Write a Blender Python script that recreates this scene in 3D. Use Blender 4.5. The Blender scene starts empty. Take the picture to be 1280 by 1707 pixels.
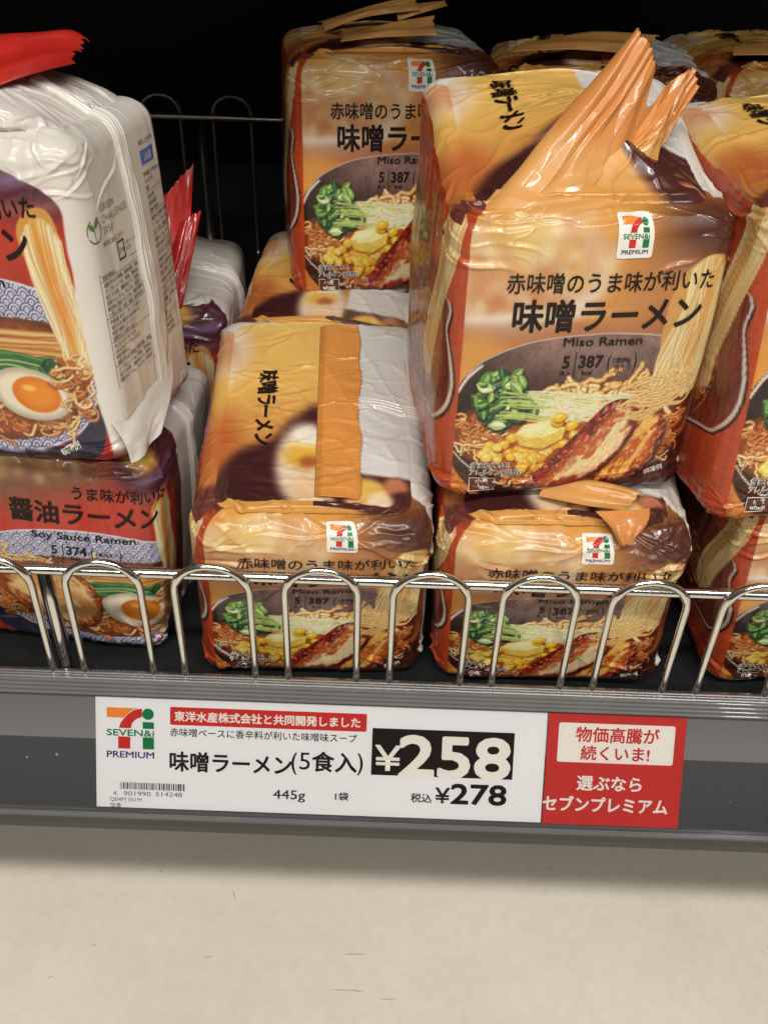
import bpy, bmesh, math, random
import numpy as np

S = bpy.context.scene
COL = S.collection
PI = math.pi
rad = math.radians

# ------------------------------------------------------------------ camera
cam_d = bpy.data.cameras.new('camera')
cam = bpy.data.objects.new('camera', cam_d)
COL.objects.link(cam)
cam_d.sensor_fit = 'VERTICAL'
cam_d.sensor_height = 24.0
cam_d.sensor_width = 18.0
cam_d.lens = 24.0 * 1700.0 / 1707.0
cam_d.clip_start = 0.01
cam_d.clip_end = 60
CZ = 0.435
from mathutils import Matrix, Vector
cam.matrix_world = (Matrix.Translation((0, 0, CZ)) @ Matrix.Rotation(rad(90 - 39.7), 4, 'X')
                    @ Matrix.Rotation(rad(2.1), 4, 'Z'))
cam_d.dof.use_dof = True
cam_d.dof.focus_distance = 0.50
cam_d.dof.aperture_fstop = 24.0
S.camera = cam

# ------------------------------------------------------------------ world and lamps
W_ = bpy.data.worlds.new('World')
S.world = W_
W_.use_nodes = True
wn = W_.node_tree
bg = wn.nodes['Background']
tc = wn.nodes.new('ShaderNodeTexCoord')
sx = wn.nodes.new('ShaderNodeSeparateXYZ')
wr = wn.nodes.new('ShaderNodeValToRGB')
wr.color_ramp.elements[0].position = 0.0
wr.color_ramp.elements[0].color = (0.30, 0.28, 0.26, 1)
wr.color_ramp.elements[1].position = 1.0
wr.color_ramp.elements[1].color = (1.0, 0.97, 0.92, 1)
e = wr.color_ramp.elements.new(0.5)
e.color = (0.30, 0.28, 0.26, 1)
mp = wn.nodes.new('ShaderNodeMapRange')
mp.inputs[1].default_value = -1
mp.inputs[2].default_value = 1
wn.links.new(tc.outputs['Generated'], sx.inputs[0])
wn.links.new(sx.outputs['Z'], mp.inputs[0])
wn.links.new(mp.outputs[0], wr.inputs[0])
wn.links.new(wr.outputs[0], bg.inputs[0])
bg.inputs[1].default_value = 0.14


def area_lamp(name, loc, target, sx_, sy_, power, col):
    d = bpy.data.lights.new(name, 'AREA')
    d.shape = 'RECTANGLE'
    d.size = sx_
    d.size_y = sy_
    d.energy = power
    d.color = col
    o = bpy.data.objects.new(name, d)
    COL.objects.link(o)
    o.location = loc
    v = Vector(target) - Vector(loc)
    o.rotation_euler = v.to_track_quat('-Z', 'Y').to_euler()
    return o


WARM = (1.0, 0.965, 0.915)
area_lamp('ceiling_tube', (0.10, -1.20, 3.10), (0, 0.4, 0), 3.2, 0.14, 96, WARM)
area_lamp('ceiling_tube', (-0.30, -3.0, 3.05), (0, 0.4, 0.1), 3.2, 0.14, 54, WARM)
area_lamp('ceiling_tube', (1.3, -1.5, 2.4), (0, 0.4, 0.1), 0.10, 1.6, 9, WARM)

S.view_settings.view_transform = 'Standard'
S.view_settings.look = 'None'
S.view_settings.gamma = 1
S.view_settings.exposure = 0.0
S.view_settings.use_curve_mapping = False
S.render.engine = 'CYCLES'
S.cycles.use_denoising = True
S.cycles.max_bounces = 6
S.cycles.diffuse_bounces = 3
S.cycles.glossy_bounces = 4
S.cycles.transmission_bounces = 4
S.cycles.transparent_max_bounces = 8
S.cycles.sample_clamp_indirect = 4


# ------------------------------------------------------------------ helpers
def lin(c):
    c = np.asarray(c, float) / 255.0
    return np.where(c <= 0.04045, c / 12.92, ((c + 0.055) / 1.055) ** 2.4)


def smooth(a, b, x):
    t = np.clip((x - a) / (b - a), 0, 1)
    return t * t * (3 - 2 * t)


def _hash(ix, iy, iz, seed):
    h = (ix.astype(np.uint32) * np.uint32(374761393) + iy.astype(np.uint32) * np.uint32(668265263)
         + iz.astype(np.uint32) * np.uint32(2147483647) + np.uint32((seed * 1274126177) & 0xffffffff))
    h = (h ^ (h >> np.uint32(13))) * np.uint32(1274126177)
    h = (h ^ (h >> np.uint32(15))) * np.uint32(2246822519)
    h = h ^ (h >> np.uint32(16))
    return h.astype(np.float32) / np.float32(4294967295.0)


def vnoise(x, y, z=0.0, seed=0):
    """value noise, -1..1"""
    x = np.asarray(x, np.float32)
    y = np.asarray(y, np.float32) + np.zeros_like(x)
    z = np.asarray(z, np.float32) + np.zeros_like(x)
    with np.errstate(over='ignore'):
        x0 = np.floor(x); y0 = np.floor(y); z0 = np.floor(z)
        fx = x - x0; fy = y - y0; fz = z - z0
        fx = fx * fx * fx * (fx * (fx * 6 - 15) + 10)
        fy = fy * fy * fy * (fy * (fy * 6 - 15) + 10)
        fz = fz * fz * fz * (fz * (fz * 6 - 15) + 10)
        ix = x0.astype(np.int64); iy = y0.astype(np.int64); iz = z0.astype(np.int64)
        r = 0
        for dx in (0, 1):
            wx = fx if dx else 1 - fx
            for dy in (0, 1):
                wy = fy if dy else 1 - fy
                for dz in (0, 1):
                    wz = fz if dz else 1 - fz
                    r = r + wx * wy * wz * _hash(ix + dx, iy + dy, iz + dz, seed)
    return r * 2 - 1


def fbm(x, y, z=0.0, seed=0, oct=3):
    r = 0; a = 1.0; s = 0
    for i in range(oct):
        r = r + a * vnoise(x * 2 ** i, y * 2 ** i, np.asarray(z) * 2 ** i, seed + i * 17)
        s += a
        a *= 0.5
    return r / s


def link(o, parent=None):
    COL.objects.link(o)
    if parent is not None:
        o.parent = parent
    return o


def mesh_obj(name, verts, faces, mats, parent=None, smooth_=True, midx=None, colors=None):
    m = bpy.data.meshes.new(name)
    verts = np.asarray(verts, np.float32)
    m.from_pydata([], [], []) if False else None
    if isinstance(faces, np.ndarray):
        n = faces.shape[1]
        m.vertices.add(len(verts))
        m.vertices.foreach_set('co', verts.ravel())
        m.loops.add(faces.size)
        m.loops.foreach_set('vertex_index', faces.ravel().astype(np.int32))
        m.polygons.add(len(faces))
        m.polygons.foreach_set('loop_start', np.arange(0, faces.size, n, dtype=np.int32))
        m.update(calc_edges=True)
    else:
        m.from_pydata([tuple(map(float, v)) for v in verts], [], faces)
    if not isinstance(mats, (list, tuple)):
        mats = [mats]
    for a in mats:
        m.materials.append(a)
    if midx is not None:
        m.polygons.foreach_set('material_index', np.asarray(midx, np.int32))
    m.polygons.foreach_set('use_smooth', np.full(len(m.polygons), smooth_, bool))
    if colors is not None:
        at = m.color_attributes.new('print', 'FLOAT_COLOR', 'POINT')
        c = np.ones((len(verts), 4), np.float32)
        c[:, :3] = colors
        at.data.foreach_set('color', c.ravel())
    m.validate()
    m.update()
    o = bpy.data.objects.new(name, m)
    return link(o, parent)


def tag(o, label=None, cat=None, group=None, kind=None):
    if label: o['label'] = label
    if cat: o['category'] = cat
    if group: o['group'] = group
    if kind: o['kind'] = kind
    return o


def empty(name, loc, label, cat, group=None):
    o = bpy.data.objects.new(name, None)
    o.empty_display_size = 0.02
    o.location = loc
    link(o)
    return tag(o, label, cat, group)


def box_vf(x0, x1, y0, y1, z0, z1):
    v = [(x0, y0, z0), (x1, y0, z0), (x1, y1, z0), (x0, y1, z0), (x0, y0, z1), (x1, y0, z1), (x1, y1, z1), (x0, y1, z1)]
    f = [(0, 3, 2, 1), (4, 5, 6, 7), (0, 1, 5, 4), (1, 2, 6, 5), (2, 3, 7, 6), (3, 0, 4, 7)]
    return v, f


def tube(path, r, n=14):
    P = np.asarray(path, float)
    T = np.gradient(P, axis=0)
    T /= np.linalg.norm(T, axis=1)[:, None]
    V = []; ref = np.array([0, 1, 0.0])
    for p, t in zip(P, T):
        a = np.cross(t, ref)
        if np.linalg.norm(a) < 1e-3: a = np.cross(t, [1, 0, 0])
        a /= np.linalg.norm(a); b = np.cross(a, t)
        for k in range(n):
            th = 2 * PI * k / n
            V.append(p + (r if np.ndim(r) == 0 else r[len(V) // n]) * (math.cos(th) * a + math.sin(th) * b))
    F = []
    m = len(P)
    for i in range(m - 1):
        for k in range(n):
            F.append((i * n + k, i * n + (k + 1) % n, (i + 1) * n + (k + 1) % n, (i + 1) * n + k))
    F.append(tuple(range(n)))
    F.append(tuple((m - 1) * n + k for k in reversed(range(n))))
    return V, F


# ------------------------------------------------------------------ materials
def new_mat(name):
    m = bpy.data.materials.new(name)
    m.use_nodes = True
    nt = m.node_tree
    return m, nt, nt.nodes['Principled BSDF']


def noise_node(nt, scale, detail=3, rough=0.55, coord='Object', stretch=None):
    t = nt.nodes.new('ShaderNodeTexCoord')
    n = nt.nodes.new('ShaderNodeTexNoise')
    n.inputs['Scale'].default_value = scale
    n.inputs['Detail'].default_value = detail
    n.inputs['Roughness'].default_value = rough
    if stretch:
        mpn = nt.nodes.new('ShaderNodeMapping')
        mpn.inputs['Scale'].default_value = stretch
        nt.links.new(t.outputs[coord], mpn.inputs[0])
        nt.links.new(mpn.outputs[0], n.inputs[0])
    else:
        nt.links.new(t.outputs[coord], n.inputs[0])
    return n


def bump(nt, src, bsdf, strength, dist):
    b = nt.nodes.new('ShaderNodeBump')
    b.inputs['Strength'].default_value = strength
    b.inputs['Distance'].default_value = dist
    nt.links.new(src, b.inputs['Height'])
    nt.links.new(b.outputs[0], bsdf.inputs['Normal'])
    return b


def film_mat(name, rough=0.36, coat=0.5, crimp=False):
    m, nt, b = new_mat(name)
    at = nt.nodes.new('ShaderNodeAttribute')
    at.attribute_name = 'print'
    nt.links.new(at.outputs['Color'], b.inputs['Base Color'])
    b.inputs['Roughness'].default_value = rough
    b.inputs['Specular IOR Level'].default_value = 0.4
    b.inputs['Coat Weight'].default_value = coat
    b.inputs['Coat Roughness'].default_value = 0.06
    n1 = noise_node(nt, 55, 3, 0.5, stretch=(1, 1, .5))
    n2 = noise_node(nt, 420, 2, 0.5)
    ad = nt.nodes.new('ShaderNodeMath'); ad.operation = 'MULTIPLY_ADD'
    ad.inputs[1].default_value = 0.10
    nt.links.new(n2.outputs[0], ad.inputs[0])
    nt.links.new(n1.outputs[0], ad.inputs[2])
    # crumpled-film facets
    tcf = nt.nodes.new('ShaderNodeTexCoord')
    nd = noise_node(nt, 40, 2, .5)
    va = nt.nodes.new('ShaderNodeVectorMath'); va.operation = 'MULTIPLY_ADD'
    va.inputs[1].default_value = (.02, .02, .02)
    nt.links.new(nd.outputs['Color'], va.inputs[0]); nt.links.new(tcf.outputs['Object'], va.inputs[2])
    vf = nt.nodes.new('ShaderNodeTexVoronoi'); vf.feature = 'F1'; vf.inputs['Scale'].default_value = 46
    mpf = nt.nodes.new('ShaderNodeMapping'); mpf.inputs['Scale'].default_value = (1, 1, .55)
    nt.links.new(va.outputs[0], mpf.inputs[0]); nt.links.new(mpf.outputs[0], vf.inputs[0])
    af = nt.nodes.new('ShaderNodeMath'); af.operation = 'MULTIPLY_ADD'; af.inputs[1].default_value = .35
    nt.links.new(vf.outputs['Distance'], af.inputs[0]); nt.links.new(ad.outputs[0], af.inputs[2])
    src = af.outputs[0]
    if crimp:
        w = nt.nodes.new('ShaderNodeTexWave')
        w.wave_type = 'BANDS'; w.bands_direction = 'Y'
        w.inputs['Scale'].default_value = 260
        w.inputs['Distortion'].default_value = 1.2
        t = nt.nodes.new('ShaderNodeTexCoord')
        nt.links.new(t.outputs['Object'], w.inputs[0])
        w2 = nt.nodes.new('ShaderNodeTexWave')
        w2.wave_type = 'BANDS'; w2.bands_direction = 'X'
        w2.inputs['Scale'].default_value = 260
        nt.links.new(t.outputs['Object'], w2.inputs[0])
        a2 = nt.nodes.new('ShaderNodeMath'); a2.operation = 'MULTIPLY_ADD'
        a2.inputs[1].default_value = 0.16
        nt.links.new(w.outputs['Fac'], a2.inputs[0])
        nt.links.new(src, a2.inputs[2])
        a3 = nt.nodes.new('ShaderNodeMath'); a3.operation = 'MULTIPLY_ADD'
        a3.inputs[1].default_value = 0.12
        nt.links.new(w2.outputs['Fac'], a3.inputs[0])
        nt.links.new(a2.outputs[0], a3.inputs[2])
        src = a3.outputs[0]
    bump(nt, src, b, 0.32 if not crimp else 0.5, 0.0012)
    return m


def plain(name, c, rough=0.5, metal=0.0, coat=0.0, var=0.08, nscale=40, bumps=0.0, bscale=300, stretch=None):
    m, nt, b = new_mat(name)
    c = lin(c)
    n = noise_node(nt, nscale, 4, stretch=stretch)
    r = nt.nodes.new('ShaderNodeValToRGB')
    r.color_ramp.elements[0].position = 0.3
    r.color_ramp.elements[1].position = 0.7
    r.color_ramp.elements[0].color = (*(c * (1 - var)), 1)
    r.color_ramp.elements[1].color = (*np.minimum(c * (1 + var), 1), 1)
    nt.links.new(n.outputs[0], r.inputs[0])
    nt.links.new(r.outputs[0], b.inputs['Base Color'])
    b.inputs['Roughness'].default_value = rough
    b.inputs['Metallic'].default_value = metal
    b.inputs['Coat Weight'].default_value = coat
    if bumps:
        n2 = noise_node(nt, bscale, 3)
        bump(nt, n2.outputs[0], b, bumps, 0.001)
    return m


M_film = film_mat('printed_film')
M_sheet = film_mat('loose_film', 0.42, 0.35)
M_seal = film_mat('crimped_film', 0.38, 0.35, True)
M_white_film = film_mat('white_film', 0.34, 0.55)
INK = {'k': plain('dark_ink', (30, 20, 17), 0.4, coat=.22, var=.05),
       'w': plain('white_ink', (238, 232, 222), 0.35, coat=.4, var=.02),
       'r': plain('red_ink', (200, 48, 40), 0.35, coat=.4, var=.03),
       'o': plain('orange_ink', (236, 140, 50), 0.35, coat=.4, var=.03),
       'g': plain('green_ink', (18, 120, 70), 0.35, coat=.4, var=.03),
       'n': plain('navy_ink', (40, 44, 110), 0.35, coat=.4, var=.03),
       'b': plain('blue_ink', (50, 105, 190), 0.35, coat=.4, var=.03),
       'l': plain('grey_ink', (84, 78, 74), 0.4, coat=.3, var=.03),
       'd': plain('label_brown_ink', (95, 45, 35), 0.3, coat=.4, var=.05),
       'f': plain('leaf_green_ink', (95, 125, 60), 0.35, coat=.4, var=.1)}
for m_ in INK.values(): m_.node_tree.nodes['Principled BSDF'].inputs['Specular IOR Level'].default_value = .25
INKS = list(INK.values())
INKI = {k: i for i, k in enumerate(INK)}
M_chrome = plain('chrome_wire', (222, 220, 215), 0.13, 1.0, var=.06, nscale=120)
M_chrome_old = plain('dull_wire', (170, 160, 150), 0.32, 1.0, var=.1, nscale=120)

# ------------------------------------------------------------------ flat print meshes (text, rectangles, polygons) in millimetres
def bisect_grid(bm, cut):
    xs = [v.co.x for v in bm.verts]; ys = [v.co.y for v in bm.verts]
    if not xs: return
    for ax, (a, b) in ((0, (min(xs), max(xs))), (1, (min(ys), max(ys)))):
        k = math.ceil(a / cut) * cut
        while k < b:
            no = (1, 0, 0) if ax == 0 else (0, 1, 0)
            co = (k, 0, 0) if ax == 0 else (0, k, 0)
            bmesh.ops.bisect_plane(bm, geom=bm.verts[:] + bm.edges[:] + bm.faces[:], plane_co=co, plane_no=no, dist=1e-5)
            k += cut


def bm_arrays(bm):
    bmesh.ops.triangulate(bm, faces=bm.faces[:])
    bm.verts.index_update()
    V = np.array([(v.co.x, v.co.y) for v in bm.verts], float).reshape(-1, 2)
    F = np.array([[v.index for v in f.verts] for f in bm.faces], int).reshape(-1, 3)
    bm.free()
    return V, F


def text2d(body, em, bold=0.0, cut=None, sx=1.0, sp=1.0):
    c = bpy.data.curves.new('tmp', 'FONT')
    c.body = body
    c.size = 1.0
    c.offset = min(bold, 0.0)
    c.space_character = sp
    c.resolution_u = 3
    o = bpy.data.objects.new('tmp', c)
    COL.objects.link(o)
    dg = bpy.context.evaluated_depsgraph_get()
    m = bpy.data.meshes.new_from_object(o.evaluated_get(dg))
    bm = bmesh.new()
    bm.from_mesh(m)
    bpy.data.objects.remove(o)
    bpy.data.curves.remove(c)
    bpy.data.meshes.remove(m)
    bmesh.ops.scale(bm, vec=(em * sx, em, 1), verts=bm.verts[:])
    bmesh.ops.remove_doubles(bm, verts=bm.verts[:], dist=em * 1e-4)
    if cut:
        bmesh.ops.triangulate(bm, faces=bm.faces[:])
        bisect_grid(bm, cut)
    return bm_arrays(bm)


def poly2d(pts, cut=None):
    bm = bmesh.new()
    vs = [bm.verts.new((x, y, 0)) for x, y in pts]
    bm.faces.new(vs)
    bmesh.ops.triangulate(bm, faces=bm.faces[:])
    if cut: bisect_grid(bm, cut)
    return bm_arrays(bm)


def rrect(x0, y0, x1, y1, r, n=6):
    p = []
    for cx, cy, a in ((x1 - r, y1 - r, 0), (x0 + r, y1 - r, 90), (x0 + r, y0 + r, 180), (x1 - r, y0 + r, 270)):
        for k in range(n + 1):
            t = rad(a + 90 * k / n)
            p.append((cx + r * math.cos(t), cy + r * math.sin(t)))
    return p


def frame2d(x0, y0, x1, y1, w):
    V = np.array([(x0, y0), (x1, y0), (x1, y1), (x0, y1), (x0 + w, y0 + w), (x1 - w, y0 + w), (x1 - w, y1 - w), (x0 + w, y1 - w)], float)
    F = []
    for k in range(4):
        a, b = k, (k + 1) % 4
        F += [(a, b, b + 4), (a, b + 4, a + 4)]
    return V, np.array(F)


class Print:
    """a set of flat pieces: (V2 y-down mm, F, ink, level)"""
    def __init__(self): self.items = []
    def add(self, VF, ink, lvl=0): self.items.append((VF[0], VF[1], INKI[ink], lvl)); return self
    def text(self, body, x, y, em, ink='k', bold=0.0, cut=2.5, width=None, rot=0, lvl=1, align='l', height=None, sp=1.0):
        """x,y = left end of the baseline, y down"""
        V, F = text2d(body, em, bold, cut, 1.0, sp)
        if len(V) == 0: return self
        if width:
            V[:, 0] = (V[:, 0] - V[:, 0].min()) * width / (V[:, 0].max() - V[:, 0].min())
        if height:
            V[:, 1] = V[:, 1] * height / V[:, 1].max()
        if align == 'c': V[:, 0] -= 0.5 * (V[:, 0].max() + V[:, 0].min())
        if align == 'r': V[:, 0] -= V[:, 0].max()
        c, s = math.cos(rad(rot)), math.sin(rad(rot))
        X = V[:, 0] * c - V[:, 1] * s
        Y = V[:, 0] * s + V[:, 1] * c
        self.strong(np.stack([x + X, y - Y], 1), F, ink, lvl, bold * em)
        return self
    def strong(self, V, F, ink, lvl, r):
        self.add((V, F), ink, lvl)
        if r > 0:                       # a heavier stroke: the same letters again, a hair apart
            n = 8 if r > .12 else 4
            for k in range(n):
                a = 2 * PI * (k + .5) / n
                self.add((V + np.array([math.cos(a), math.sin(a)]) * r, F), ink, lvl + .06 * (k + 1))
    def poly(self, pts, ink, lvl=0, cut=2.5): return self.add(poly2d(pts, cut), ink, lvl)
    def rect(self, x0, y0, x1, y1, ink, lvl=0): return self.poly([(x0, y0), (x1, y0), (x1, y1), (x0, y1)], ink, lvl)
    def frame(self, x0, y0, x1, y1, w, ink, lvl=1): return self.add(frame2d(x0, y0, x1, y1, w), ink, lvl)
    def build(self, name, mapper, parent, base=0.25, step=0.09, scale=1.0, off=(0, 0)):
        Vs = []; Fs = []; Ms = []; n = 0
        for V, F, ink, lvl in self.items:
            P = mapper(V[:, 0] * scale + off[0], V[:, 1] * scale + off[1], base + step * lvl)
            Vs.append(P); Fs.append(F + n); Ms.append(np.full(len(F), ink)); n += len(V)
        Fa = np.concatenate(Fs); Ma = np.concatenate(Ms)
        used = sorted(set(Ma.tolist()))
        rm = {u: i for i, u in enumerate(used)}
        return mesh_obj(name, np.concatenate(Vs), Fa, [INKS[u] for u in used], parent, True,
                        np.array([rm[i] for i in Ma]))


def arc_pts(cx, cy, r, a0, a1, n=14):
    return [(cx + r * math.cos(rad(a0 + (a1 - a0) * k / n)), cy + r * math.sin(rad(a0 + (a1 - a0) * k / n))) for k in range(n + 1)]


def logo_print(p, x, y, w, lvl=1, cut=None):
    """the figure seven, the letter i and their two lines of letters, in a box of width w"""
    k = w / 159.0
    def T(pts): return [(x + (a - 356) * k, y + (b - 135) * k) for a, b in pts]
    # orange bar
    p.poly(T([(356, 135), (461, 135), (448, 139), (436, 147), (424, 158), (414, 170), (356, 170)]), 'o', lvl, cut)
    # red stroke
    p.poly(T([(475, 136), (475, 166), (462, 170), (450, 178), (441, 190), (437, 207), (397, 207), (403, 188), (414, 172), (428, 156), (444, 144), (458, 138)]), 'r', lvl, cut)
    p.poly(T([(394, 237), (435, 237), (435, 280), (394, 280)]), 'r', lvl, cut)
    p.poly(T(arc_pts(495, 155, 20, 0, 345, 22)), 'g', lvl, cut)
    p.poly(T([(477, 183), (515, 183), (515, 207), (477, 207)]), 'g', lvl, cut)
    p.poly(T([(477, 237), (515, 237), (515, 280), (477, 280)]), 'g', lvl, cut)
    p.text('SEVEN&i', x, y + (234 - 135) * k, 32 * k, 'g', 0.025, cut, width=w, lvl=lvl)
    p.text('PREMIUM', x, y + (312 - 135) * k, 32 * k, 'n', 0.025, cut, width=w, lvl=lvl)
    return p


# ------------------------------------------------------------------ painter: the printed pictures, worked out as colours for the film's vertices
class Canvas:
    def __init__(self, x0, y0, x1, y1, k=5.0, base=(200, 150, 90)):
        self.x0, self.y0, self.k = x0, y0, k
        self.w = int((x1 - x0) * k); self.h = int((y1 - y0) * k)
        self.a = np.empty((self.h, self.w, 3), np.float32)
        self.a[:] = base
        self.X, self.Y = np.meshgrid(x0 + (np.arange(self.w) + .5) / k, y0 + (np.arange(self.h) + .5) / k)
    def win(self, xa, ya, xb, yb):
        i0 = max(0, int((xa - self.x0) * self.k)); i1 = min(self.w, int((xb - self.x0) * self.k) + 2)
        j0 = max(0, int((ya - self.y0) * self.k)); j1 = min(self.h, int((yb - self.y0) * self.k) + 2)
        return (slice(j0, j1), slice(i0, i1)) if i1 > i0 and j1 > j0 else None
    def mix(self, sl, col, al):
        c = np.asarray(col, np.float32)
        self.a[sl] += (c - self.a[sl]) * al[..., None]
    def blob(self, cx, cy, rx, ry, col, rot=0, soft=0.5, alpha=1.0):
        R = max(rx, ry) * (1 + soft) + 1
        sl = self.win(cx - R, cy - R, cx + R, cy + R)
        if sl is None: return
        c, s = math.cos(rad(rot)), math.sin(rad(rot))
        dx = self.X[sl] - cx; dy = self.Y[sl] - cy
        u = (dx * c + dy * s) / rx; v = (-dx * s + dy * c) / ry
        d = np.sqrt(u * u + v * v)
        self.mix(sl, col, alpha * (1 - smooth(1 - soft * .5, 1 + soft * .5, d)))
    def mask(self, pts, soft=0.3, sub=True):
        P = np.asarray(spline(pts, True, 5) if sub else pts, float)
        m = soft + 0.5
        sl = self.win(P[:, 0].min() - m, P[:, 1].min() - m, P[:, 0].max() + m, P[:, 1].max() + m)
        if sl is None: return None, None
        X = self.X[sl]; Y = self.Y[sl]
        ins = np.zeros(X.shape, bool); D = np.full(X.shape, 1e9, np.float32)
        n = len(P)
        for i in range(n):
            x1, y1 = P[i]; x2, y2 = P[(i + 1) % n]
            if y1 != y2:
                c = ((y1 > Y) != (y2 > Y)) & (X < (x2 - x1) * (Y - y1) / (y2 - y1) + x1)
                ins ^= c
            dx, dy = x2 - x1, y2 - y1
            L = dx * dx + dy * dy + 1e-9
            t = np.clip(((X - x1) * dx + (Y - y1) * dy) / L, 0, 1)
            D = np.minimum(D, (X - x1 - t * dx) ** 2 + (Y - y1 - t * dy) ** 2)
        sd = np.sqrt(D) * np.where(ins, 1, -1)
        return sl, sd
    def poly(self, pts, col, soft=0.3, alpha=1.0, sub=True):
        sl, sd = self.mask(pts, soft, sub)
        if sl is None: return
        al = alpha * smooth(-soft / 2, soft / 2, sd)
        if callable(col): col = col(self.X[sl], self.Y[sl], sd)
        self.mix(sl, col, al)
    def stroke(self, pts, w, edge, mid, alpha=1.0, taper=None, n=6):
        P = np.asarray(spline(pts, False, n), float)
        m = w + 0.3
        sl = self.win(P[:, 0].min() - m, P[:, 1].min() - m, P[:, 0].max() + m, P[:, 1].max() + m)
        if sl is None: return
        X = self.X[sl]; Y = self.Y[sl]
        D = np.full(X.shape, 1e9, np.float32)
        for i in range(len(P) - 1):
            x1, y1 = P[i]; dx, dy = P[i + 1] - P[i]
            L = dx * dx + dy * dy + 1e-9
            t = np.clip(((X - x1) * dx + (Y - y1) * dy) / L, 0, 1)
            D = np.minimum(D, (X - x1 - t * dx) ** 2 + (Y - y1 - t * dy) ** 2)
        d = np.sqrt(D) / (w / 2)
        aa = 0.35 / w
        al = alpha * (1 - smooth(1 - aa, 1 + aa, d))
        f = smooth(0.15, 1.0, d)[..., None]
        col = np.asarray(mid, np.float32) * (1 - f) + np.asarray(edge, np.float32) * f
        self.mix(sl, col, al)
    def blur(self, s, passes=2):
        r = max(1, int(s * self.k))
        for _ in range(passes):
            for ax in (0, 1):
                a = np.concatenate([np.repeat(self.a.take([0], ax), r + 1, ax), self.a, np.repeat(self.a.take([-1], ax), r, ax)], ax)
                c = np.cumsum(a, ax, dtype=np.float64)
                n = self.a.shape[ax]
                hi = c.take(range(2 * r + 1, 2 * r + 1 + n), ax); lo = c.take(range(0, n), ax)
                self.a = ((hi - lo) / (2 * r + 1)).astype(np.float32)
    def sample(self, x, y):
        u = np.clip((x - self.x0) * self.k - .5, 0, self.w - 1.001)
        v = np.clip((y - self.y0) * self.k - .5, 0, self.h - 1.001)
        i = u.astype(int); j = v.astype(int)
        fu = (u - i)[:, None]; fv = (v - j)[:, None]
        a = self.a
        return (a[j, i] * (1 - fu) + a[j, i + 1] * fu) * (1 - fv) + (a[j + 1, i] * (1 - fu) + a[j + 1, i + 1] * fu) * fv


def spline(pts, closed, n=5):
    P = np.asarray(pts, float)
    m = len(P)
    out = []
    rng = range(m) if closed else range(m - 1)
    for i in rng:
        if closed:
            a, b, c, d = P[(i - 1) % m], P[i], P[(i + 1) % m], P[(i + 2) % m]
        else:
            a, b, c, d = P[max(i - 1, 0)], P[i], P[i + 1], P[min(i + 2, m - 1)]
        for k in range(n):
            t = k / n
            out.append(0.5 * (2 * b + (c - a) * t + (2 * a - 5 * b + 4 * c - d) * t * t + (3 * b - a - 3 * c + d) * t ** 3))
    if not closed: out.append(P[-1])
    return out


def wander(R, x, y, ang, n, step, turn):
    p = [(x, y)]
    w = R.normal(0, turn)
    for _ in range(n):
        w = 0.75 * w + R.normal(0, turn)
        ang += w
        x += step * math.cos(ang); y += step * 0.62 * math.sin(ang)
        p.append((x, y))
    return p


def noodles(cv, R, n, region, w, cols, length=9, step=2.0, turn=0.55):
    for _ in range(n):
        x, y = region(R)
        p = wander(R, x, y, R.uniform(0, 6.28), length, step, turn)
        e, m = cols[R.randint(len(cols))]
        cv.stroke([(a + .25, b + .45) for a, b in p], w * 1.15, (110, 50, 20), (120, 55, 22), 0.5, n=4)
        cv.stroke(p, w * R.uniform(.85, 1.1), e, m, 0.97, n=4)


def lifted(cv, R, top, bot, wtop, wbot, n, w, cols, sway=1.5, tuft=True, jag=4):
    """a bundle of noodles pulled up from the bowl, from the point top to the point bot"""
    for i in range(n):
        f = R.uniform(-1, 1); g = np.clip(f + R.normal(0, .25), -1.15, 1.15)
        x0 = top[0] + f * wtop; x1 = bot[0] + g * wbot
        y0 = top[1] + abs(f) ** 2 * jag; y1 = bot[1] + R.uniform(-4, 5)
        pts = []
        ph = R.uniform(0, 6)
        for k in range(7):
            t = k / 6
            s = t * t * (3 - 2 * t)
            pts.append((x0 + (x1 - x0) * s + sway * math.sin(ph + t * 5) * (.15 + .7 * t), y0 + (y1 - y0) * t))
        e, m = (np.array(q, float) for q in cols[min(len(cols) - 1, int(abs(f + R.normal(0, .3)) * len(cols)))])
        cv.stroke(pts, w * 1.5, m * .55 + e * .45, m * .8 + e * .2, .75, n=4)
        cv.stroke([(a_ + .3, b_) for a_, b_ in pts], w * .5, e * .8, e * .85, .5, n=4)
        cv.stroke([(a_ - .2, b_) for a_, b_ in pts], w * .45, np.minimum(m * 1.03, 252), np.minimum(m * 1.05, 252), .6, n=4)


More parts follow.
